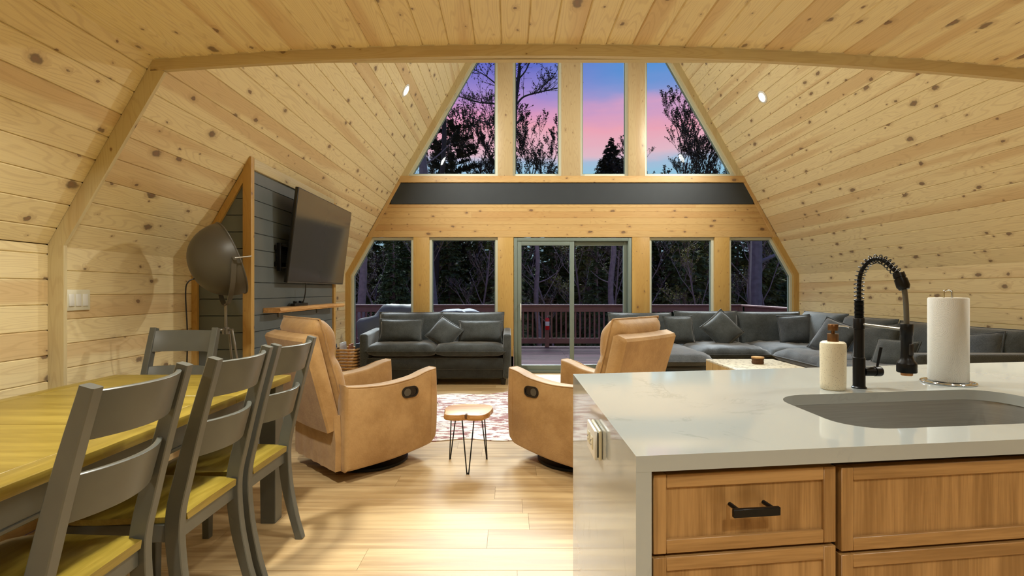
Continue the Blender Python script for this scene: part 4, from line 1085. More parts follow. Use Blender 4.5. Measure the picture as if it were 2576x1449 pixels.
# ------------------------------------------------------------------ coffee table
t = thing('coffee_table', 'square coffee table with pale plank sides and speckled top', 'coffee table', (2.41, 4.98, 0))
hx, hy, hz = .35, .375, .50
bm = BM(); box(bm, -hx+.02, hx-.02, -hy+.02, hy-.02, .0, hz-.02); obj('core', bm, 'cab_dark', t, smooth=False)
bm = BM(); box(bm, -hx, hx, -hy, hy, hz-.018, hz, .003, 2); obj('top', bm, 'terrazzo', t)
for k in range(5):
    for s in (-1, 1):
        a = -hx+2*hx*k/5; b_ = -hx+2*hx*(k+1)/5
        bm = BM(); box(bm, a+.001, b_-.001, min(s*hy, s*(hy-.02)), max(s*hy, s*(hy-.02)), 0, hz-.0185, .002, 1); obj('side_plank', bm, 'table_side', t)
        a = -hy+.021+(2*hy-.042)*k/5; b_ = -hy+.021+(2*hy-.042)*(k+1)/5
        bm = BM(); box(bm, min(s*hx, s*(hx-.02)), max(s*hx, s*(hx-.02)), a+.001, b_-.001, 0, hz-.0185, .002, 1); obj('side_plank', bm, 'table_side', t)
t = thing('coaster_pot', 'little round wooden coaster pot on the coffee table', 'coaster', (2.44, 5.02, .5))
bm = BM(); lathe(bm, [(0, 0), (.050, 0), (.054, .004), (.056, .02), (.052, .03), (.056, .04), (.055, .056), (0, .056)]); obj('pot', bm, 'bark_rim', t)
bm = BM(); lathe(bm, [(0, .056), (.058, .056), (.059, .060), (.057, .068), (0, .069)]); obj('lid', bm, 'live_edge', t)

# ------------------------------------------------------------------ tripod lamp
LX, LY = -1.90, 3.44
t = thing('tripod_floor_lamp', 'graphite dome floor lamp on a steel tripod beside the dark wall', 'floor lamp', (LX, LY, 0))
ax = V((.72, .58, .34)).normalized()
cen = V((.024, .009, 1.432))
Rm = Matrix.Translation(cen) @ ax.to_track_quat('Z', 'Y').to_matrix().to_4x4()
R0 = .248; prof = []
for k in range(15):
    a = PI/2*k/14; prof.append((R0*math.sin(a)**.9 if k else 0, -R0*1.02*math.cos(a)*.98))
prof += [(R0+.004, .0), (R0+.006, .006), (R0+.002, .010), (R0-.004, .006)]
for k in range(13, -1, -1):
    a = PI/2*k/14; prof.append((max(0, (R0-.006)*math.sin(a)**.9) if k else 0, -(R0-.006)*1.02*math.cos(a)*.98))
bm = BM(); lathe(bm, prof, seg=40, mat=Rm); obj('dome_shade', bm, 'lamp_metal', t)
bm = BM(); lathe(bm, [(0, -.20), (.02, -.20), (.022, -.17), (.045, -.13), (.05, -.10), (.035, -.065), (0, -.055)], seg=20, mat=Rm); obj('bulb', bm, 'white_plastic', t)
side = ax.cross(V((0, 0, 1))).normalized(); upv = side.cross(ax)
yk = []
for k in range(13):
    a = PI*k/12; yk.append(cen+side*((R0+.02)*math.cos(a))-V((0, 0, 1))*((R0+.055)*math.sin(a))*1.0-ax*.03)
bm = BM(); sweep_rect(bm, yk, [.030]*13, [.006]*13, side=ax); obj('yoke', bm, 'lamp_metal', t)
for s in (1, -1):
    bm = BM(); p = cen+side*s*(R0+.018)-ax*.03; cyl(bm, p-side*s*.01, p+side*s*.03, .014, 14); obj('pivot', bm, 'lamp_metal', t)
bm = BM(); p = cen+side*(R0+.045)-ax*.03; cyl(bm, p, p+ax*.10+side*.01-V((0, 0, .02)), .0045, 8)
obj('pivot_knob', bm, 'steel_tube', t)
zb = cen.z-R0-.055
bm = BM(); cyl(bm, (cen.x-ax.x*.03, cen.y-ax.y*.03, zb), (0, 0, .93), .009, 12); obj('stem', bm, 'steel_tube', t)
bm = BM(); lathe(bm, [(0, .925), (.022, .925), (.024, .935), (.024, .965), (.015, .972), (0, .972)], seg=18)
for k in range(3):
    a = 2*PI*k/3-.35; cyl(bm, (.01*math.cos(a), .01*math.sin(a), .955), (.06*math.cos(a), .06*math.sin(a), .955), .009, 8)
obj('hub', bm, 'steel_tube', t)
for k in range(3):
    a = 2*PI*k/3-.35; bm = BM(); cyl(bm, (.055*math.cos(a), .055*math.sin(a), .952), (.29*math.cos(a), .29*math.sin(a), .0), .0075, 10); lg = obj('leg', bm, 'steel_tube', t)
    bm = BM(); lathe(bm, [(0, 0), (.013, 0), (.013, .02), (0, .02)], .29*math.cos(a), .29*math.sin(a), 12); obj('rubber_foot', bm, 'black_plastic', lg)
q = cen-ax*(R0*.92)-V((0, 0, .06))
bm = BM(); tube(bm, spline([q+ax*.02, q-ax*.03-V((0, 0, .01)), q-ax*.045-V((0, 0, .08)), q-ax*.035-V((0, 0, .35)), V((-.22, -.07, .6)), V((-.20, -.08, .2)), V((-.19, -.1, .006)), V((-.25, .2, .006))], 8), .0042, 8); obj('cord', bm, 'black_plastic', t)

# switch plate
t = thing('light_switch', 'three gang cream light switch plate beside the arch post', 'light switch', (XL+.001, 2.85, 1.165))
bm = BM(); box(bm, 0, .008, -.082, .082, -.058, .058, .004); obj('plate', bm, 'plate', t)
for k in (-1, 0, 1):
    bm = BM(); vs_ = box(bm, .006, .013, k*.046-.017, k*.046+.017, -.034, .034, .002)
    for v in vs_:
        if v.is_valid and v.co.x > .01 and v.co.z > 0: v.co.x -= .003
    obj('rocker', bm, 'white_plastic', t)

# ------------------------------------------------------------------ television, mount, shelf
TVx, TVy0, TVy1, TVh = -1.83, 4.34, 5.80, .82
tilt = math.radians(7)
t = thing('television', 'large flat black television tilted down from the dark shiplap wall', 'television', (TVx, (TVy0+TVy1)/2, 1.69))
Mt = Matrix.Rotation(tilt, 4, 'Y')
hwT = (TVy1-TVy0)/2
bm = BM(); box(bm, -.030, -.001, -hwT, hwT, -TVh/2, TVh/2, .004, 2, Mt); obj('cabinet', bm, 'tv_black', t)
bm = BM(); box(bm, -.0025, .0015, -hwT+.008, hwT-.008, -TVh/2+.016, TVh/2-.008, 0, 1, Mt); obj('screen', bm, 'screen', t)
bm = BM(); box(bm, -.003, .002, -hwT+.01, hwT-.01, -TVh/2+.002, -TVh/2+.012, 0, 1, Mt); obj('bottom_bezel', bm, 'steel_tube', t)
bm = BM(); box(bm, -.065, -.028, -hwT*.6, hwT*.6, -TVh/2+.04, TVh/2-.25, .012, 2, Mt); obj('rear_housing', bm, 'tv_black', t)
bm = BM(); tube(bm, spline([(-.06, -.30, -.33), (-.055, -.32, -.45), (-.06, -.33, -.53), (-.08, -.34, -.612)], 6), .005, 8); obj('cord', bm, 'black_plastic', t)
bm = BM()
box(bm, TX+.0005, TX+.02, 4.30, 5.4, 1.42, 1.46, .002, 1); box(bm, TX+.0005, TX+.02, 4.30, 5.4, 1.56, 1.60, .002, 1)
for y in (4.305, 5.3): box(bm, TX+.019, TX+.05, y, y+.035, 1.38, 1.62, .003, 1)
for z in (1.41, 1.60): cyl(bm, (TX+.02, 4.325, z), (TX+.085, 4.345, z), .008, 10)
tag(obj('television_mount', bm, 'black_metal'), 'black steel bracket fixing the television to the shiplap', 'bracket')
sh0, sh1 = 4.11, 5.66
t = thing('floating_shelf', 'live-edge wooden shelf on metal brackets under the television', 'shelf', (TX, sh0, 1.038))
bm = BM(); n = 24; R = []
for i in range(n+1):
    f = i/n; d_ = .140+.010*math.sin(f*9)+.006*math.sin(f*23)+.02*(f > .85)*(f-.85)/.15
    R.append([bm.verts.new((x, f*(sh1-sh0), z)) for x, z in ((.001, 0), (d_-.012, 0), (d_, .016), (d_-.006, .038), (.001, .038))])
for A, B in zip(R, R[1:]):
    for k in range(5): bm.faces.new((A[k], A[(k+1) % 5], B[(k+1) % 5], B[k]))
bm.faces.new(R[0]); bm.faces.new(R[-1]); obj('board', bm, 'live_edge', t)
for y in (.28, 1.15):
    bm = BM(); box(bm, .0012, .010, y-.02, y+.02, -.05, -.0005, .001, 1); box(bm, .002, .11, y-.015, y+.015, -.007, -.0005, .001, 1); obj('bracket', bm, 'steel_tube', t)
t = thing('power_strip', 'black power strip lying on the live-edge shelf', 'power strip', (TX+.05, 4.70, 1.0762))
bm = BM(); box(bm, -.022, .022, -.15, .15, 0, .026, .005, 2); obj('body', bm, 'black_plastic', t)
for k in range(4):
    bm = BM(); box(bm, -.014, .014, -.11+k*.06, -.075+k*.06, .025, .046 if k in (0, 2) else .028, .003, 1); obj('plug', bm, 'black_plastic', t)

# wicker basket with magazines
t = thing('wicker_basket', 'woven wicker basket of magazines beside the loveseat', 'basket', (-2.13, 6.72, 0))
for k in range(12):
    bm = BM(); z = .02+k*.039; pts = []
    for i in range(64):
        a = 2*PI*i/64; ca, sa_ = math.cos(a), math.sin(a); q_ = (abs(ca)**4+abs(sa_)**4)**-.25
        w_ = 1+.025*math.sin(i*PI/2+(k % 2)*PI)
        pts.append((.165*ca*q_*w_, .165*sa_*q_*w_, z))
    tube(bm, pts, .017, 6, closed=True); obj('weave_strand', bm, 'wicker', t)
bm = BM(); box(bm, -.155, .155, -.155, .155, 0, .015); obj('bottom', bm, 'wicker', t)
for i, (mt, dx, rz) in enumerate((('mag_a', -.07, .1), ('mag_c', -.02, -.06), ('mag_b', .03, .05), ('mag_a', .08, -.1))):
    bm = BM(); box(bm, -.006, .006, -.11, .11, 0, .50+.02*(i % 2), .002, 1); o = tag(obj('magazine', bm, mt), ['navy magazine at the wall side of the wicker basket', 'pale magazine standing in the wicker basket', 'rust coloured magazine standing in the wicker basket', 'navy magazine at the sofa side of the wicker basket'][i], 'magazine', 'magazines in the basket')
    o.location = (-2.13+dx, 6.72, .016); o.rotation_euler = (0, .12*(i-1.5), rz)

# ------------------------------------------------------------------ outside: deck, railing, grill, forest
DZ = -.17
deck = struct(slab('deck', [(-6.5, YW+.14, DZ-.04), (6.0, YW+.14, DZ-.04), (6.0, 12.7, DZ-.04), (-6.5, 12.7, DZ-.04)], (0, 0, -.15), 'rail_wood'))
y = YW+.15; k = 0
while y < 12.7:
    for xa, xb in (((-6.5, 1.2), (1.206, 6.0)) if k % 2 else ((-6.5, -1.9), (-1.894, 6.0))):
        board('deck_board', (xa, y+.003, DZ), (xb, y+.003, DZ), (xa, y+.137, DZ), (xb, y+.137, DZ), (0, 0, 1), 'deck', deck, t=.03, g=.003, gd=.004)
    y += .14; k += 1
rail = thing('deck_railing', 'stained brown wooden railing round the far edge of the deck', 'railing')
def rail_run(p0, p1, posts_at, nbal):
    p0, p1 = V(p0), V(p1); d_ = (p1-p0); L = d_.length; d_ /= L; ang = math.atan2(d_.y, d_.x)
    Mx = Matrix.Translation(p0) @ Matrix.Rotation(ang, 4, 'Z')
    bm = BM(); box(bm, -.05, L+.05, -.075, .075, 1.0, 1.04, .006, 1, Mx); obj('top_rail', bm, 'rail_wood', rail)
    bm = BM(); box(bm, 0, L, -.02, .02, .86, .998, .003, 1, Mx); obj('upper_rail', bm, 'rail_wood', rail)
    bm = BM(); box(bm, 0, L, -.02, .02, .09, .22, .003, 1, Mx); obj('lower_rail', bm, 'rail_wood', rail)
    for f in posts_at:
        bm = BM(); box(bm, f*L-.05, f*L+.05, -.025, .07, 0.002, .999, .004, 1, Mx); obj('post', bm, 'rail_wood', rail)
    me = None
    for i in range(nbal):
        x = L*(i+.5)/nbal
        if any(abs(x-f*L) < .07 for f in posts_at): continue
        bm = BM(); box(bm, x-.018, x+.018, .021, .055, .095, .99, 0, 1, Mx); obj('baluster', bm, 'rail_wood', rail, smooth=False)
rail.location = (0, 0, 0)
rail_run((-4.6, 12.5, DZ), (5.65, 12.5, DZ), [0, .16, .357, .54, .745, 1], 88)
rail_run((5.70, 12.35, DZ), (5.70, 8.2, DZ), [.35, .7, 1], 34)
rail_run((-4.65, 9.0, DZ), (-4.65, 12.35, DZ), [0, .5], 28)
# fire extinguisher on the rail post
t = thing('fire_extinguisher', 'red fire extinguisher hanging on the deck rail post', 'fire extinguisher', (.935, 12.40, .26))
bm = BM(); lathe(bm, [(0, 0), (.045, 0), (.05, .006), (.05, .25), (.045, .275), (.022, .295), (0, .295)], seg=20); obj('cylinder', bm, 'red_paint', t)
bm = BM(); lathe(bm, [(.0503, .10), (.0508, .101), (.0508, .20), (.0503, .201)], seg=20); obj('label_sleeve', bm, 'label_white', t)
bm = BM(); lathe(bm, [(0, .294), (.018, .294), (.018, .32), (0, .322)], seg=12); box(bm, -.012, .075, -.010, .010, .322, .334, .003, 1); box(bm, -.012, .065, -.010, .010, .345, .356, .003, 1); obj('valve_handle', bm, 'steel_tube', t)
bm = BM(); tube(bm, spline([(.018, 0, .31), (.06, -.01, .29), (.063, -.01, .2), (.06, -.01, .11)], 5), .008, 8); obj('hose', bm, 'black_plastic', t)
# covered grill
def draped(name, label, cat, loc, mat, rows, seed=1):
    """cloth cover: rows of (z, half width x, half depth y, centre x)"""
    bm = BM(); R = []; n = 56
    for z, hx_, hy_, cx in rows:
        ring = []
        for i in range(n):
            a = 2*PI*i/n; ca, sa_ = math.cos(a), math.sin(a); q_ = (abs(ca)**5+abs(sa_)**5)**-.2
            fold = 1+(.035*math.sin(a*9+seed)+.02*math.sin(a*17+2*seed))*(1-min(1, (z-rows[-1][0])/(rows[0][0]-rows[-1][0]+1e-6)))
            nz = .03*noise.noise(V((ca*3, sa_*3, z*4+seed)))
            ring.append(bm.verts.new((cx+(hx_*fold+nz)*ca*q_, (hy_*fold+nz)*sa_*q_, z+nz*.6)))
        R.append(ring)
    for A, B in zip(R, R[1:]):
        for k in range(n): bm.faces.new((A[k], A[(k+1) % n], B[(k+1) % n], B[k]))
    bm.faces.new(R[0]); bm.faces.new(list(reversed(R[-1])))
    o = tag(obj(name, bm, mat, angle=60), label, cat); o.location = loc
    return o
draped('covered_grill', 'barbecue grill under a grey-green tarp on the deck', 'grill', (-2.05, 9.9, DZ), 'tarp', [(1.12, .36, .16, .1), (1.10, .44, .24, .1), (1.02, .48, .30, .08), (.90, .55, .33, .05), (.84, .78, .34, 0), (.78, .84, .36, 0), (.60, .82, .36, 0), (.35, .78, .36, 0), (.03, .74, .34, 0)], 1)
draped('covered_cooler', 'dark navy tarp over deck furniture beside the covered grill', 'cover', (-1.05, 10.9, DZ), 'tarp_navy', [(.98, .30, .25, 0), (.93, .42, .34, 0), (.6, .46, .36, 0), (.03, .46, .36, 0)], 3)

pc = thing('patio_chair', 'navy round-backed patio chair on the deck, the one nearer the door', 'chair', (2.99, 10.0, DZ), 0, 'patio chairs on the deck')
bm = BM(); pts = []
A_ = []
for i in range(17):
    a = -PI*.08+PI*1.16*i/16; A_.append([bm.verts.new(((.30+.03*z)*math.cos(a), (.28+.03*z)*math.sin(a)+.05*z, .38+.50*z*max(.35, math.sin(a))**.5)) for z in (0, .5, 1)]+[bm.verts.new(((.275+.03*z)*math.cos(a), (.255+.03*z)*math.sin(a)+.05*z, .38+.50*z*max(.35, math.sin(a))**.5)) for z in (1, .5, 0)])
for A, B in zip(A_, A_[1:]):
    for k in range(6): bm.faces.new((A[k], A[(k+1) % 6], B[(k+1) % 6], B[k]))
bm.faces.new(A_[0]); bm.faces.new(A_[-1]); obj('backrest', bm, 'tarp_navy', pc)
bm = BM(); lathe(bm, [(0, .36), (.27, .36), (.29, .38), (.28, .41), (0, .42)], seg=24); obj('seat', bm, 'tarp_navy', pc)
for i in range(4):
    a = PI/4+i*PI/2; bm = BM(); cyl(bm, (.20*math.cos(a), .20*math.sin(a), .37), (.27*math.cos(a), .27*math.sin(a), 0), .015, 8); obj('leg', bm, 'black_metal', pc)
pc2 = copy_tree(pc); pc2.location = (3.64, 10.05, DZ); pc2['label'] = 'navy round-backed patio chair on the deck, farther from the door'

# ground
bm = BM(); n = 40; G = {}
for i in range(n+1):
    for j in range(n+1):
        x = -60+140*i/n; y = 8+90*j/n
        h = -1.5+.35*noise.noise(V((x*.12, y*.12, 0)))+max(0, y-36)*.03
        G[i, j] = bm.verts.new((x, y, h))
for i in range(n):
    for j in range(n): bm.faces.new((G[i, j], G[i+1, j], G[i+1, j+1], G[i, j+1]))
struct(obj('ground', bm, 'ground'))

# trees -------------------------------------------------------------
class Geo:
    def __init__(s): s.v = []; s.f = []
    def tube(s, pts, rads, seg=5):
        base = len(s.v)
        fr_ = frames(pts)
        for (p, t_, a, b_), r in zip(fr_, rads):
            for k in range(seg):
                an = 2*PI*k/seg; s.v.append(p+a*(r*math.cos(an))+b_*(r*math.sin(an)))
        for i in range(len(pts)-1):
            for k in range(seg):
                q = base+i*seg; s.f.append((q+k, q+(k+1) % seg, q+seg+(k+1) % seg, q+seg+k))
    def quad(s, p, d_, w, l):
        side_ = d_.cross(V((0, 0, 1)))
        side_ = side_.normalized() if side_.length > 1e-4 else V((1, 0, 0))
        b_ = len(s.v); m_ = p+d_*l*.5
        s.v += [p, m_+side_*w, p+d_*l, m_-side_*w]; s.f.append((b_, b_+1, b_+2, b_+3))
def conifer(seed, H, Rb, nb_, z0=.08, up=-.25, tw=11, pine_like=False):
    R_ = random.Random(seed); tr = Geo(); fo = Geo()
    lean_ = V((R_.uniform(-.02, .02)*H, R_.uniform(-.02, .02)*H, 0))
    tr.tube([V((0, 0, 0)), lean_*.5+V((0, 0, H*.5)), lean_+V((0, 0, H))], [H*.014+.03, H*.009+.02, .012], 7)
    for i in range(nb_):
        f = z0+(1-z0)*(i+R_.random())/nb_; z = f*H
        L = Rb*(1-f)**.95*R_.uniform(.7, 1.15)+.06
        if pine_like: L = Rb*math.sin(PI*min(1, .25+.72*(1-f)))**.8*R_.uniform(.45, 1.1)
        a = R_.random()*2*PI; d_ = V((math.cos(a), math.sin(a), 0))
        c0_ = lean_*f+V((0, 0, z))
        dz = (.25 if pine_like else up)
        pts = [c0_, c0_+d_*L*.5+V((0, 0, dz*L*.35)), c0_+d_*L+V((0, 0, dz*L*(.9 if not pine_like else .75)+.05*L))]
        tr.tube(pts, [.02+L*.008, .012+L*.004, .006], 3)
        for k in range(tw):
            g = (.30 if not pine_like else .5)+(.70 if not pine_like else .5)*(k+R_.random())/tw
            p = pts[0].lerp(pts[1], g*2) if g < .5 else pts[1].lerp(pts[2], g*2-1)
            for sd in (-1, 1):
                an = a+sd*R_.uniform(.3, 1.1); q = V((math.cos(an), math.sin(an), R_.uniform(-.5, .25) if not pine_like else R_.uniform(-.3, .8))).normalized()
                ll = (min(.22, .06+L*.22)+L*.30*(1.15-g))*R_.uniform(.7, 1.2)
                if pine_like: ll = R_.uniform(.16, .34)
                fo.quad(p, q, ll*(.20 if not pine_like else .16), ll)
                if not pine_like:
                    q2 = V((q.x, q.y, q.z-.6)).normalized(); fo.quad(p+q*ll*.3, q2, ll*.18, ll*.8)
                else:
                    for _ in range(3):
                        q2 = V((R_.uniform(-1, 1), R_.uniform(-1, 1), R_.uniform(-.2, 1))).normalized(); fo.quad(p, q2, .05, R_.uniform(.16, .3))
    return tr, fo
def bare(seed, H, spread=.55, depth=4, r0=.10, leaf=.5, leafs=.06, trunkf=.35, kids=(4, 5)):
    R_ = random.Random(seed); tr = Geo(); fo = Geo()
    def grow(p, d_, L, r, lev):
        n_ = 4; pts = [p]; r = max(r, .010); dd = d_.copy()
        for _ in range(n_):
            dd = (dd+V((R_.uniform(-.16, .16), R_.uniform(-.16, .16), R_.uniform(-.03, .14)))).normalized(); pts.append(pts[-1]+dd*L/n_)
        tr.tube(pts, [r*(1-.5*i/n_) for i in range(n_+1)], 6 if lev < 2 else 3)
        if lev >= depth-1:
            for i in (1, 2, 3, 4):
                if R_.random() < leaf:
                    q = V((R_.uniform(-1, 1), R_.uniform(-1, 1), R_.uniform(-.5, 1))).normalized(); fo.quad(pts[i], q, leafs*.4, leafs*R_.uniform(.7, 1.4))
        if lev < depth:
            nn_ = R_.choice(kids) if lev else 8
            for i in range(nn_):
                f = (.35 if lev else trunkf)+(1-(.35 if lev else trunkf))*(i+R_.random())/nn_
                k = min(n_-1, int(f*n_)); bp = pts[k].lerp(pts[k+1], f*n_-k)
                a = R_.random()*2*PI; out_ = V((math.cos(a), math.sin(a), 0)); nd = (dd*(1-spread)+out_*spread+V((0, 0, .25))).normalized()
                grow(bp, nd, L*R_.uniform(.38, .58)*(1.05-.35*f), max(.006, r*(1-.5*f)*.55), lev+1)
    grow(V((0, 0, 0)), V((0, 0, 1)), H*.86, r0, 0)
    return tr, fo
def tree(name, label, cat, geo, loc, rz, mt, mf, group=None, scale=1.0, parts=('trunk', 'foliage')):
    root = thing(name, label, cat, loc, rz, group); root.scale = (scale,)*3
    a = obj(parts[0], (geo[0].v, geo[0].f), mt, root, smooth=False)
    if geo[1].f: b_ = obj(parts[1], (geo[1].v, geo[1].f), mf, root, smooth=False)
    return root
GZ = -1.6
# forest wall: dense dark evergreens, built once per kind and copied
protos = [tree('evergreen_tree', 'dark green evergreen tree in the dense forest beyond the deck railing', 'tree', conifer(100+i, 8.6+.5*i, 2.2, 230, tw=11), (0, 0, GZ), 0, 'bark', 'needle' if i % 2 else 'needle_b', 'evergreens of the forest beyond the deck') for i in range(4)]
R_ = random.Random(5); cnt = 0
for rowi, (yr, n_, xa, xb, hs) in enumerate(((20.5, 12, -9, 15, .55), (25, 22, -14, 20, .74), (30, 26, -18, 26, .88), (36, 20, -24, 34, 1.0))):
    for i in range(n_):
        x = xa+(xb-xa)*(i+R_.uniform(.2, .8))/n_; y = yr+R_.uniform(-1.5, 1.5)
        if rowi == 0 and (i % 2): continue
        o = protos[cnt % 4] if cnt < 4 else copy_tree(protos[R_.randrange(4)])
        o.location = (x, y, GZ); o.rotation_euler = (0, 0, R_.random()*6.28); s_ = hs*R_.uniform(.85, 1.08); o.scale = (s_*1.12, s_*1.12, s_); cnt += 1
for x, y, s_ in ((-7.7, 29, .82), (8.7, 29.5, .84), (-.5, 28, .8), (2.6, 28, .8)):
    o = copy_tree(protos[1]); o.location = (x, y, GZ); o.rotation_euler = (0, 0, x); o.scale = (s_*1.25, s_*1.25, s_)
def pane_of(x, y):
    r_ = x/y
    for lim, nm in ((-.31, 'beyond the left end of the glazed wall'), (-.17, 'seen through the leftmost lower pane'), (0, 'seen through the pane behind the loveseat'), (.125, 'seen through the left half of the patio door'),
                    (.255, 'seen through the right half of the patio door'), (.415, 'seen through the pane right of the door'), (.56, 'seen through the rightmost lower pane')):
        if r_ < lim: return nm
    return 'beyond the right end of the glazed wall'
for o in [o for o in C.objects if o.name.startswith('evergreen_tree')]:
    x, y = o.location.x, o.location.y
    o['label'] = ('front' if y < 23.5 else 'second' if y < 27.5 else 'third' if y < 33 else 'farthest')+' rank evergreen '+pane_of(x, y)
    o['group'] = o['label'].replace('evergreen', 'evergreens')
# bare understorey in front and tops over it
bp = [tree('bare_tree', 'bare thin branched tree among the evergreens beyond the deck', 'tree', bare(200+i, 8.0, .55, 4, .085, .8, .10, .2), (0, 0, GZ), 0, 'bark', 'leaf' if i == 1 else 'bud', 'bare trees of the forest beyond the deck', parts=('trunk', 'buds')) for i in range(3)]
bsp = [(-5.4, 22, .62), (-3.6, 23, .72), (-1.1, 22, .66), (1.9, 21, .6), (3.2, 23, .7), (4.6, 22, .66), (6.6, 23, .7), (8.0, 21.5, .6), (10.4, 22, .7), (-7.6, 24, .8), (12.2, 24, .8)]
for i, (x, y, s_) in enumerate(bsp):
    o = bp[i] if i < 3 else copy_tree(bp[i % 3])
    o.location = (x, y, GZ); o.rotation_euler = (0, 0, i*1.9); o.scale = (s_,)*3
    o['label'] = 'bare thin tree before the evergreens, '+pane_of(x, y); o['group'] = 'bare trees before the evergreens, '+pane_of(x, y)
tops = [(-1.50, 26, 10.6, 301, 'bare budding tree at the left upper pane, beside the dark pine'), (.75, 27, 10.2, 302, 'bare rounded tree beside the tall forked trunk'), (2.05, 27, 10.8, 303, 'bushy bare tree at the right of the second upper pane'),
        (7.9, 27, 10.6, 304, 'bare tree at the left of the right upper pane'), (9.55, 27, 11.2, 305, 'tallest bare tree in the right upper pane'), (10.9, 28, 11.4, 306, 'bare tree at the far right of the right upper pane'), (7.35, 29, 8.9, 307, 'bare twiggy tree just right of the pointed spruce'), (-3.9, 28, 10.4, 308, 'bare tree at the left corner of the upper window')]
for x, y, h, sd, lab in tops:
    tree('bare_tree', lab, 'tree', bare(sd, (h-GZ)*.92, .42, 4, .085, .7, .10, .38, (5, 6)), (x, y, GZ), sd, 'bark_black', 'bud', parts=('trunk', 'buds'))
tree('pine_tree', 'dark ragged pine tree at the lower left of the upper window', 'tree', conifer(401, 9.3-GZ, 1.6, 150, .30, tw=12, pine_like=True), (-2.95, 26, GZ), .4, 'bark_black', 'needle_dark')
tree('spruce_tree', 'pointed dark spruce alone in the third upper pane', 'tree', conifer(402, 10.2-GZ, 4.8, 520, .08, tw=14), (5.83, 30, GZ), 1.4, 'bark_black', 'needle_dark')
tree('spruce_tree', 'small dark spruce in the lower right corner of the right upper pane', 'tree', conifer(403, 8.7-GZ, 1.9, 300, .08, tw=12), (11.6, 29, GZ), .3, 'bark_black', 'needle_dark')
# the tall forked tree seen through the middle upper panes
g = Geo(); fo = Geo(); Rr = random.Random(9)
def limb(pts, r0, r1, twigs=8, tl=.9):
    P = spline([V((x, Rr.uniform(-.15, .15), z-GZ)) for x, z in pts], 5); n_ = len(P)
    g.tube(P, [r0+(r1-r0)*i/(n_-1) for i in range(n_)], 7)
    for _ in range(twigs):
        i = Rr.randrange(n_//4, n_-1); d_ = (P[i+1]-P[i]).normalized(); o_ = V((Rr.uniform(-1, 1), Rr.uniform(-.6, .6), Rr.uniform(-.2, 1)))
        dd = (d_*.6+o_.normalized()*.7).normalized(); L = tl*Rr.uniform(.5, 1.2); p = P[i]; q = [p]
        for k in range(4): dd = (dd+V((Rr.uniform(-.2, .2), Rr.uniform(-.2, .2), Rr.uniform(-.05, .2)))).normalized(); q.append(q[-1]+dd*L/4)
        g.tube(q, [.016, .013, .010, .008, .006], 3)
        for k in (1, 2, 3, 4):
            for _ in range(2):
                o2 = V((Rr.uniform(-1, 1), Rr.uniform(-1, 1), Rr.uniform(-.4, 1))).normalized(); L2 = Rr.uniform(.15, .42); e2 = q[k]+(dd*.5+o2).normalized()*L2
                g.tube([q[k], q[k].lerp(e2, .5)+V((0, 0, .02)), e2], [.008, .006, .005], 3)
                for w in (.5, .8, 1.0):
                    if Rr.random() < .6: fo.quad(q[k].lerp(e2, w), V((Rr.uniform(-1, 1), Rr.uniform(-1, 1), Rr.uniform(-1, 1))).normalized(), .03, .08)
limb([(-.1, GZ), (.0, 2), (.12, 5), (.24, 8.33), (.30, 9.47), (.44, 10.49), (.47, 11.24), (.62, 13.5)], .17, .03, 16)
limb([(.28, 9.1), (.64, 9.58), (1.27, 9.73), (2.18, 9.87), (3.2, 10.15)], .05, .012, 15)
limb([(1.27, 9.73), (1.60, 10.1), (1.95, 10.5), (2.2, 10.9)], .026, .008, 8, .6)
limb([(.44, 10.3), (.75, 10.75), (.98, 11.3), (1.1, 12.2)], .04, .01, 8, .7)
limb([(.22, 8.25), (.34, 8.42), (.55, 8.68)], .055, .035, 1, .3)
limb([(.26, 8.8), (-.53, 9.2), (-1.3, 9.35), (-2.1, 9.5), (-2.7, 9.75)], .05, .01, 18)
limb([(.30, 9.4), (-.53, 10.1), (-1.05, 10.45), (-1.6, 10.75)], .045, .01, 12)
limb([(.22, 7.9), (-.4, 8.3), (-1.2, 8.45), (-2.3, 8.9)], .045, .01, 16)
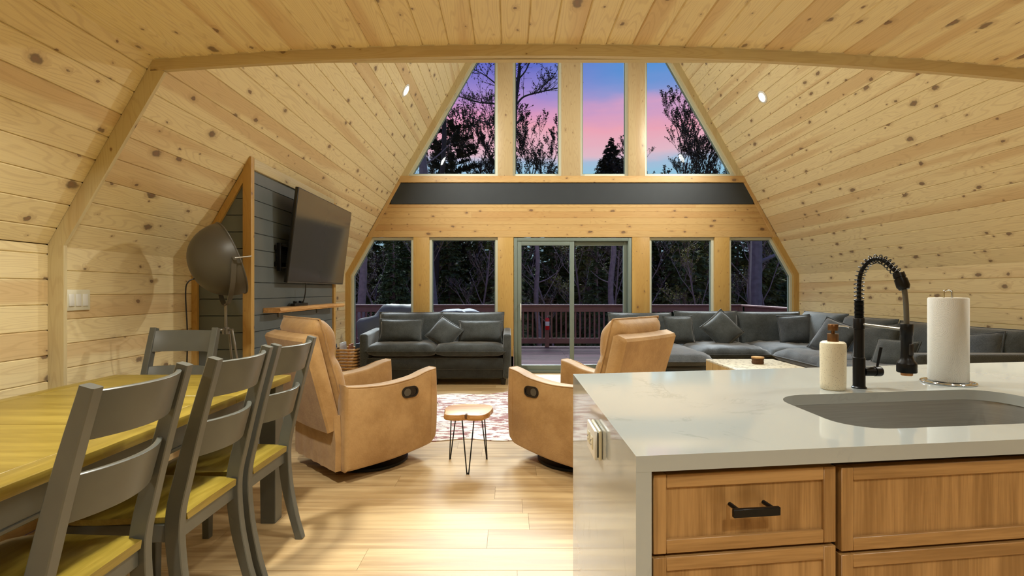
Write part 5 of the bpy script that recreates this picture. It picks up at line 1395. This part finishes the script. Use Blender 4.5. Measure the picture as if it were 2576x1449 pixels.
limb([(.35, 10.0), (-.15, 10.8), (-.35, 11.6), (-.5, 12.4)], .035, .01, 10)
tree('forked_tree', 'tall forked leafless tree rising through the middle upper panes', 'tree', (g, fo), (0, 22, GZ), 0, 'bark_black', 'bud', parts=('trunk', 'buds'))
def trunk(label, x, y, h, r, lx, mat, seed, branches):
    g2 = Geo(); Rq = random.Random(seed); n_ = 14
    P = [V((lx*i/n_+.05*math.sin(i*.9+seed), 0, (h-GZ)*i/n_)) for i in range(n_+1)]
    g2.tube(P, [r*(1.15-.45*i/n_)*(1+.05*Rq.uniform(-1, 1)) for i in range(n_+1)], 10)
    for f, dx, dz, rr in branches:
        p = P[int(f*n_)]; e2 = p+V((dx, Rq.uniform(-.3, .3), dz)); g2.tube(spline([p, p.lerp(e2, .5)+V((0, 0, -.08)), e2], 4), [rr*(1-.7*i/8) for i in range(9)], 5)
    return tree('bare_tree', label, 'tree', (g2, Geo()), (x, y, GZ), 0, mat, 'bud', parts=('trunk', 'buds'))
trunk('thick purple-grey trunk seen in the pane left of the door', -2.62, 19, 10.0, .185, -.9, 'bark_light', 1, [(.55, -.9, .8, .05), (.45, .8, .5, .03), (.7, 1.0, .9, .04)])
trunk('thick lichen-grey trunk seen in the far right pane', 9.05, 18.5, 9.0, .20, -.35, 'bark_light', 2, [(.42, 1.7, .9, .09), (.56, -1.2, 1.0, .05), (.5, -.5, .9, .05), (.62, 1.2, .8, .05)])
trunk('slim dark trunk at the left edge of the leftmost pane', -5.05, 17.5, 8.0, .13, .1, 'bark', 3, [(.5, .7, .6, .03)])
trunk('leaning dark trunk at the left of the upper window', -3.55, 23, 9.3, .14, .7, 'bark_black', 4, [(.8, -.6, .5, .04), (.86, .5, .7, .03)])
trunk('slim brown trunk behind the right half of the door', 4.05, 20.5, 4.6, .12, .15, 'bark', 5, [(.5, -.8, .5, .03)])
trunk('slim brown trunk behind the left half of the door', 1.15, 20, 4.6, .10, -.1, 'bark', 6, [(.5, .9, .5, .03), (.4, -.7, .5, .03)])
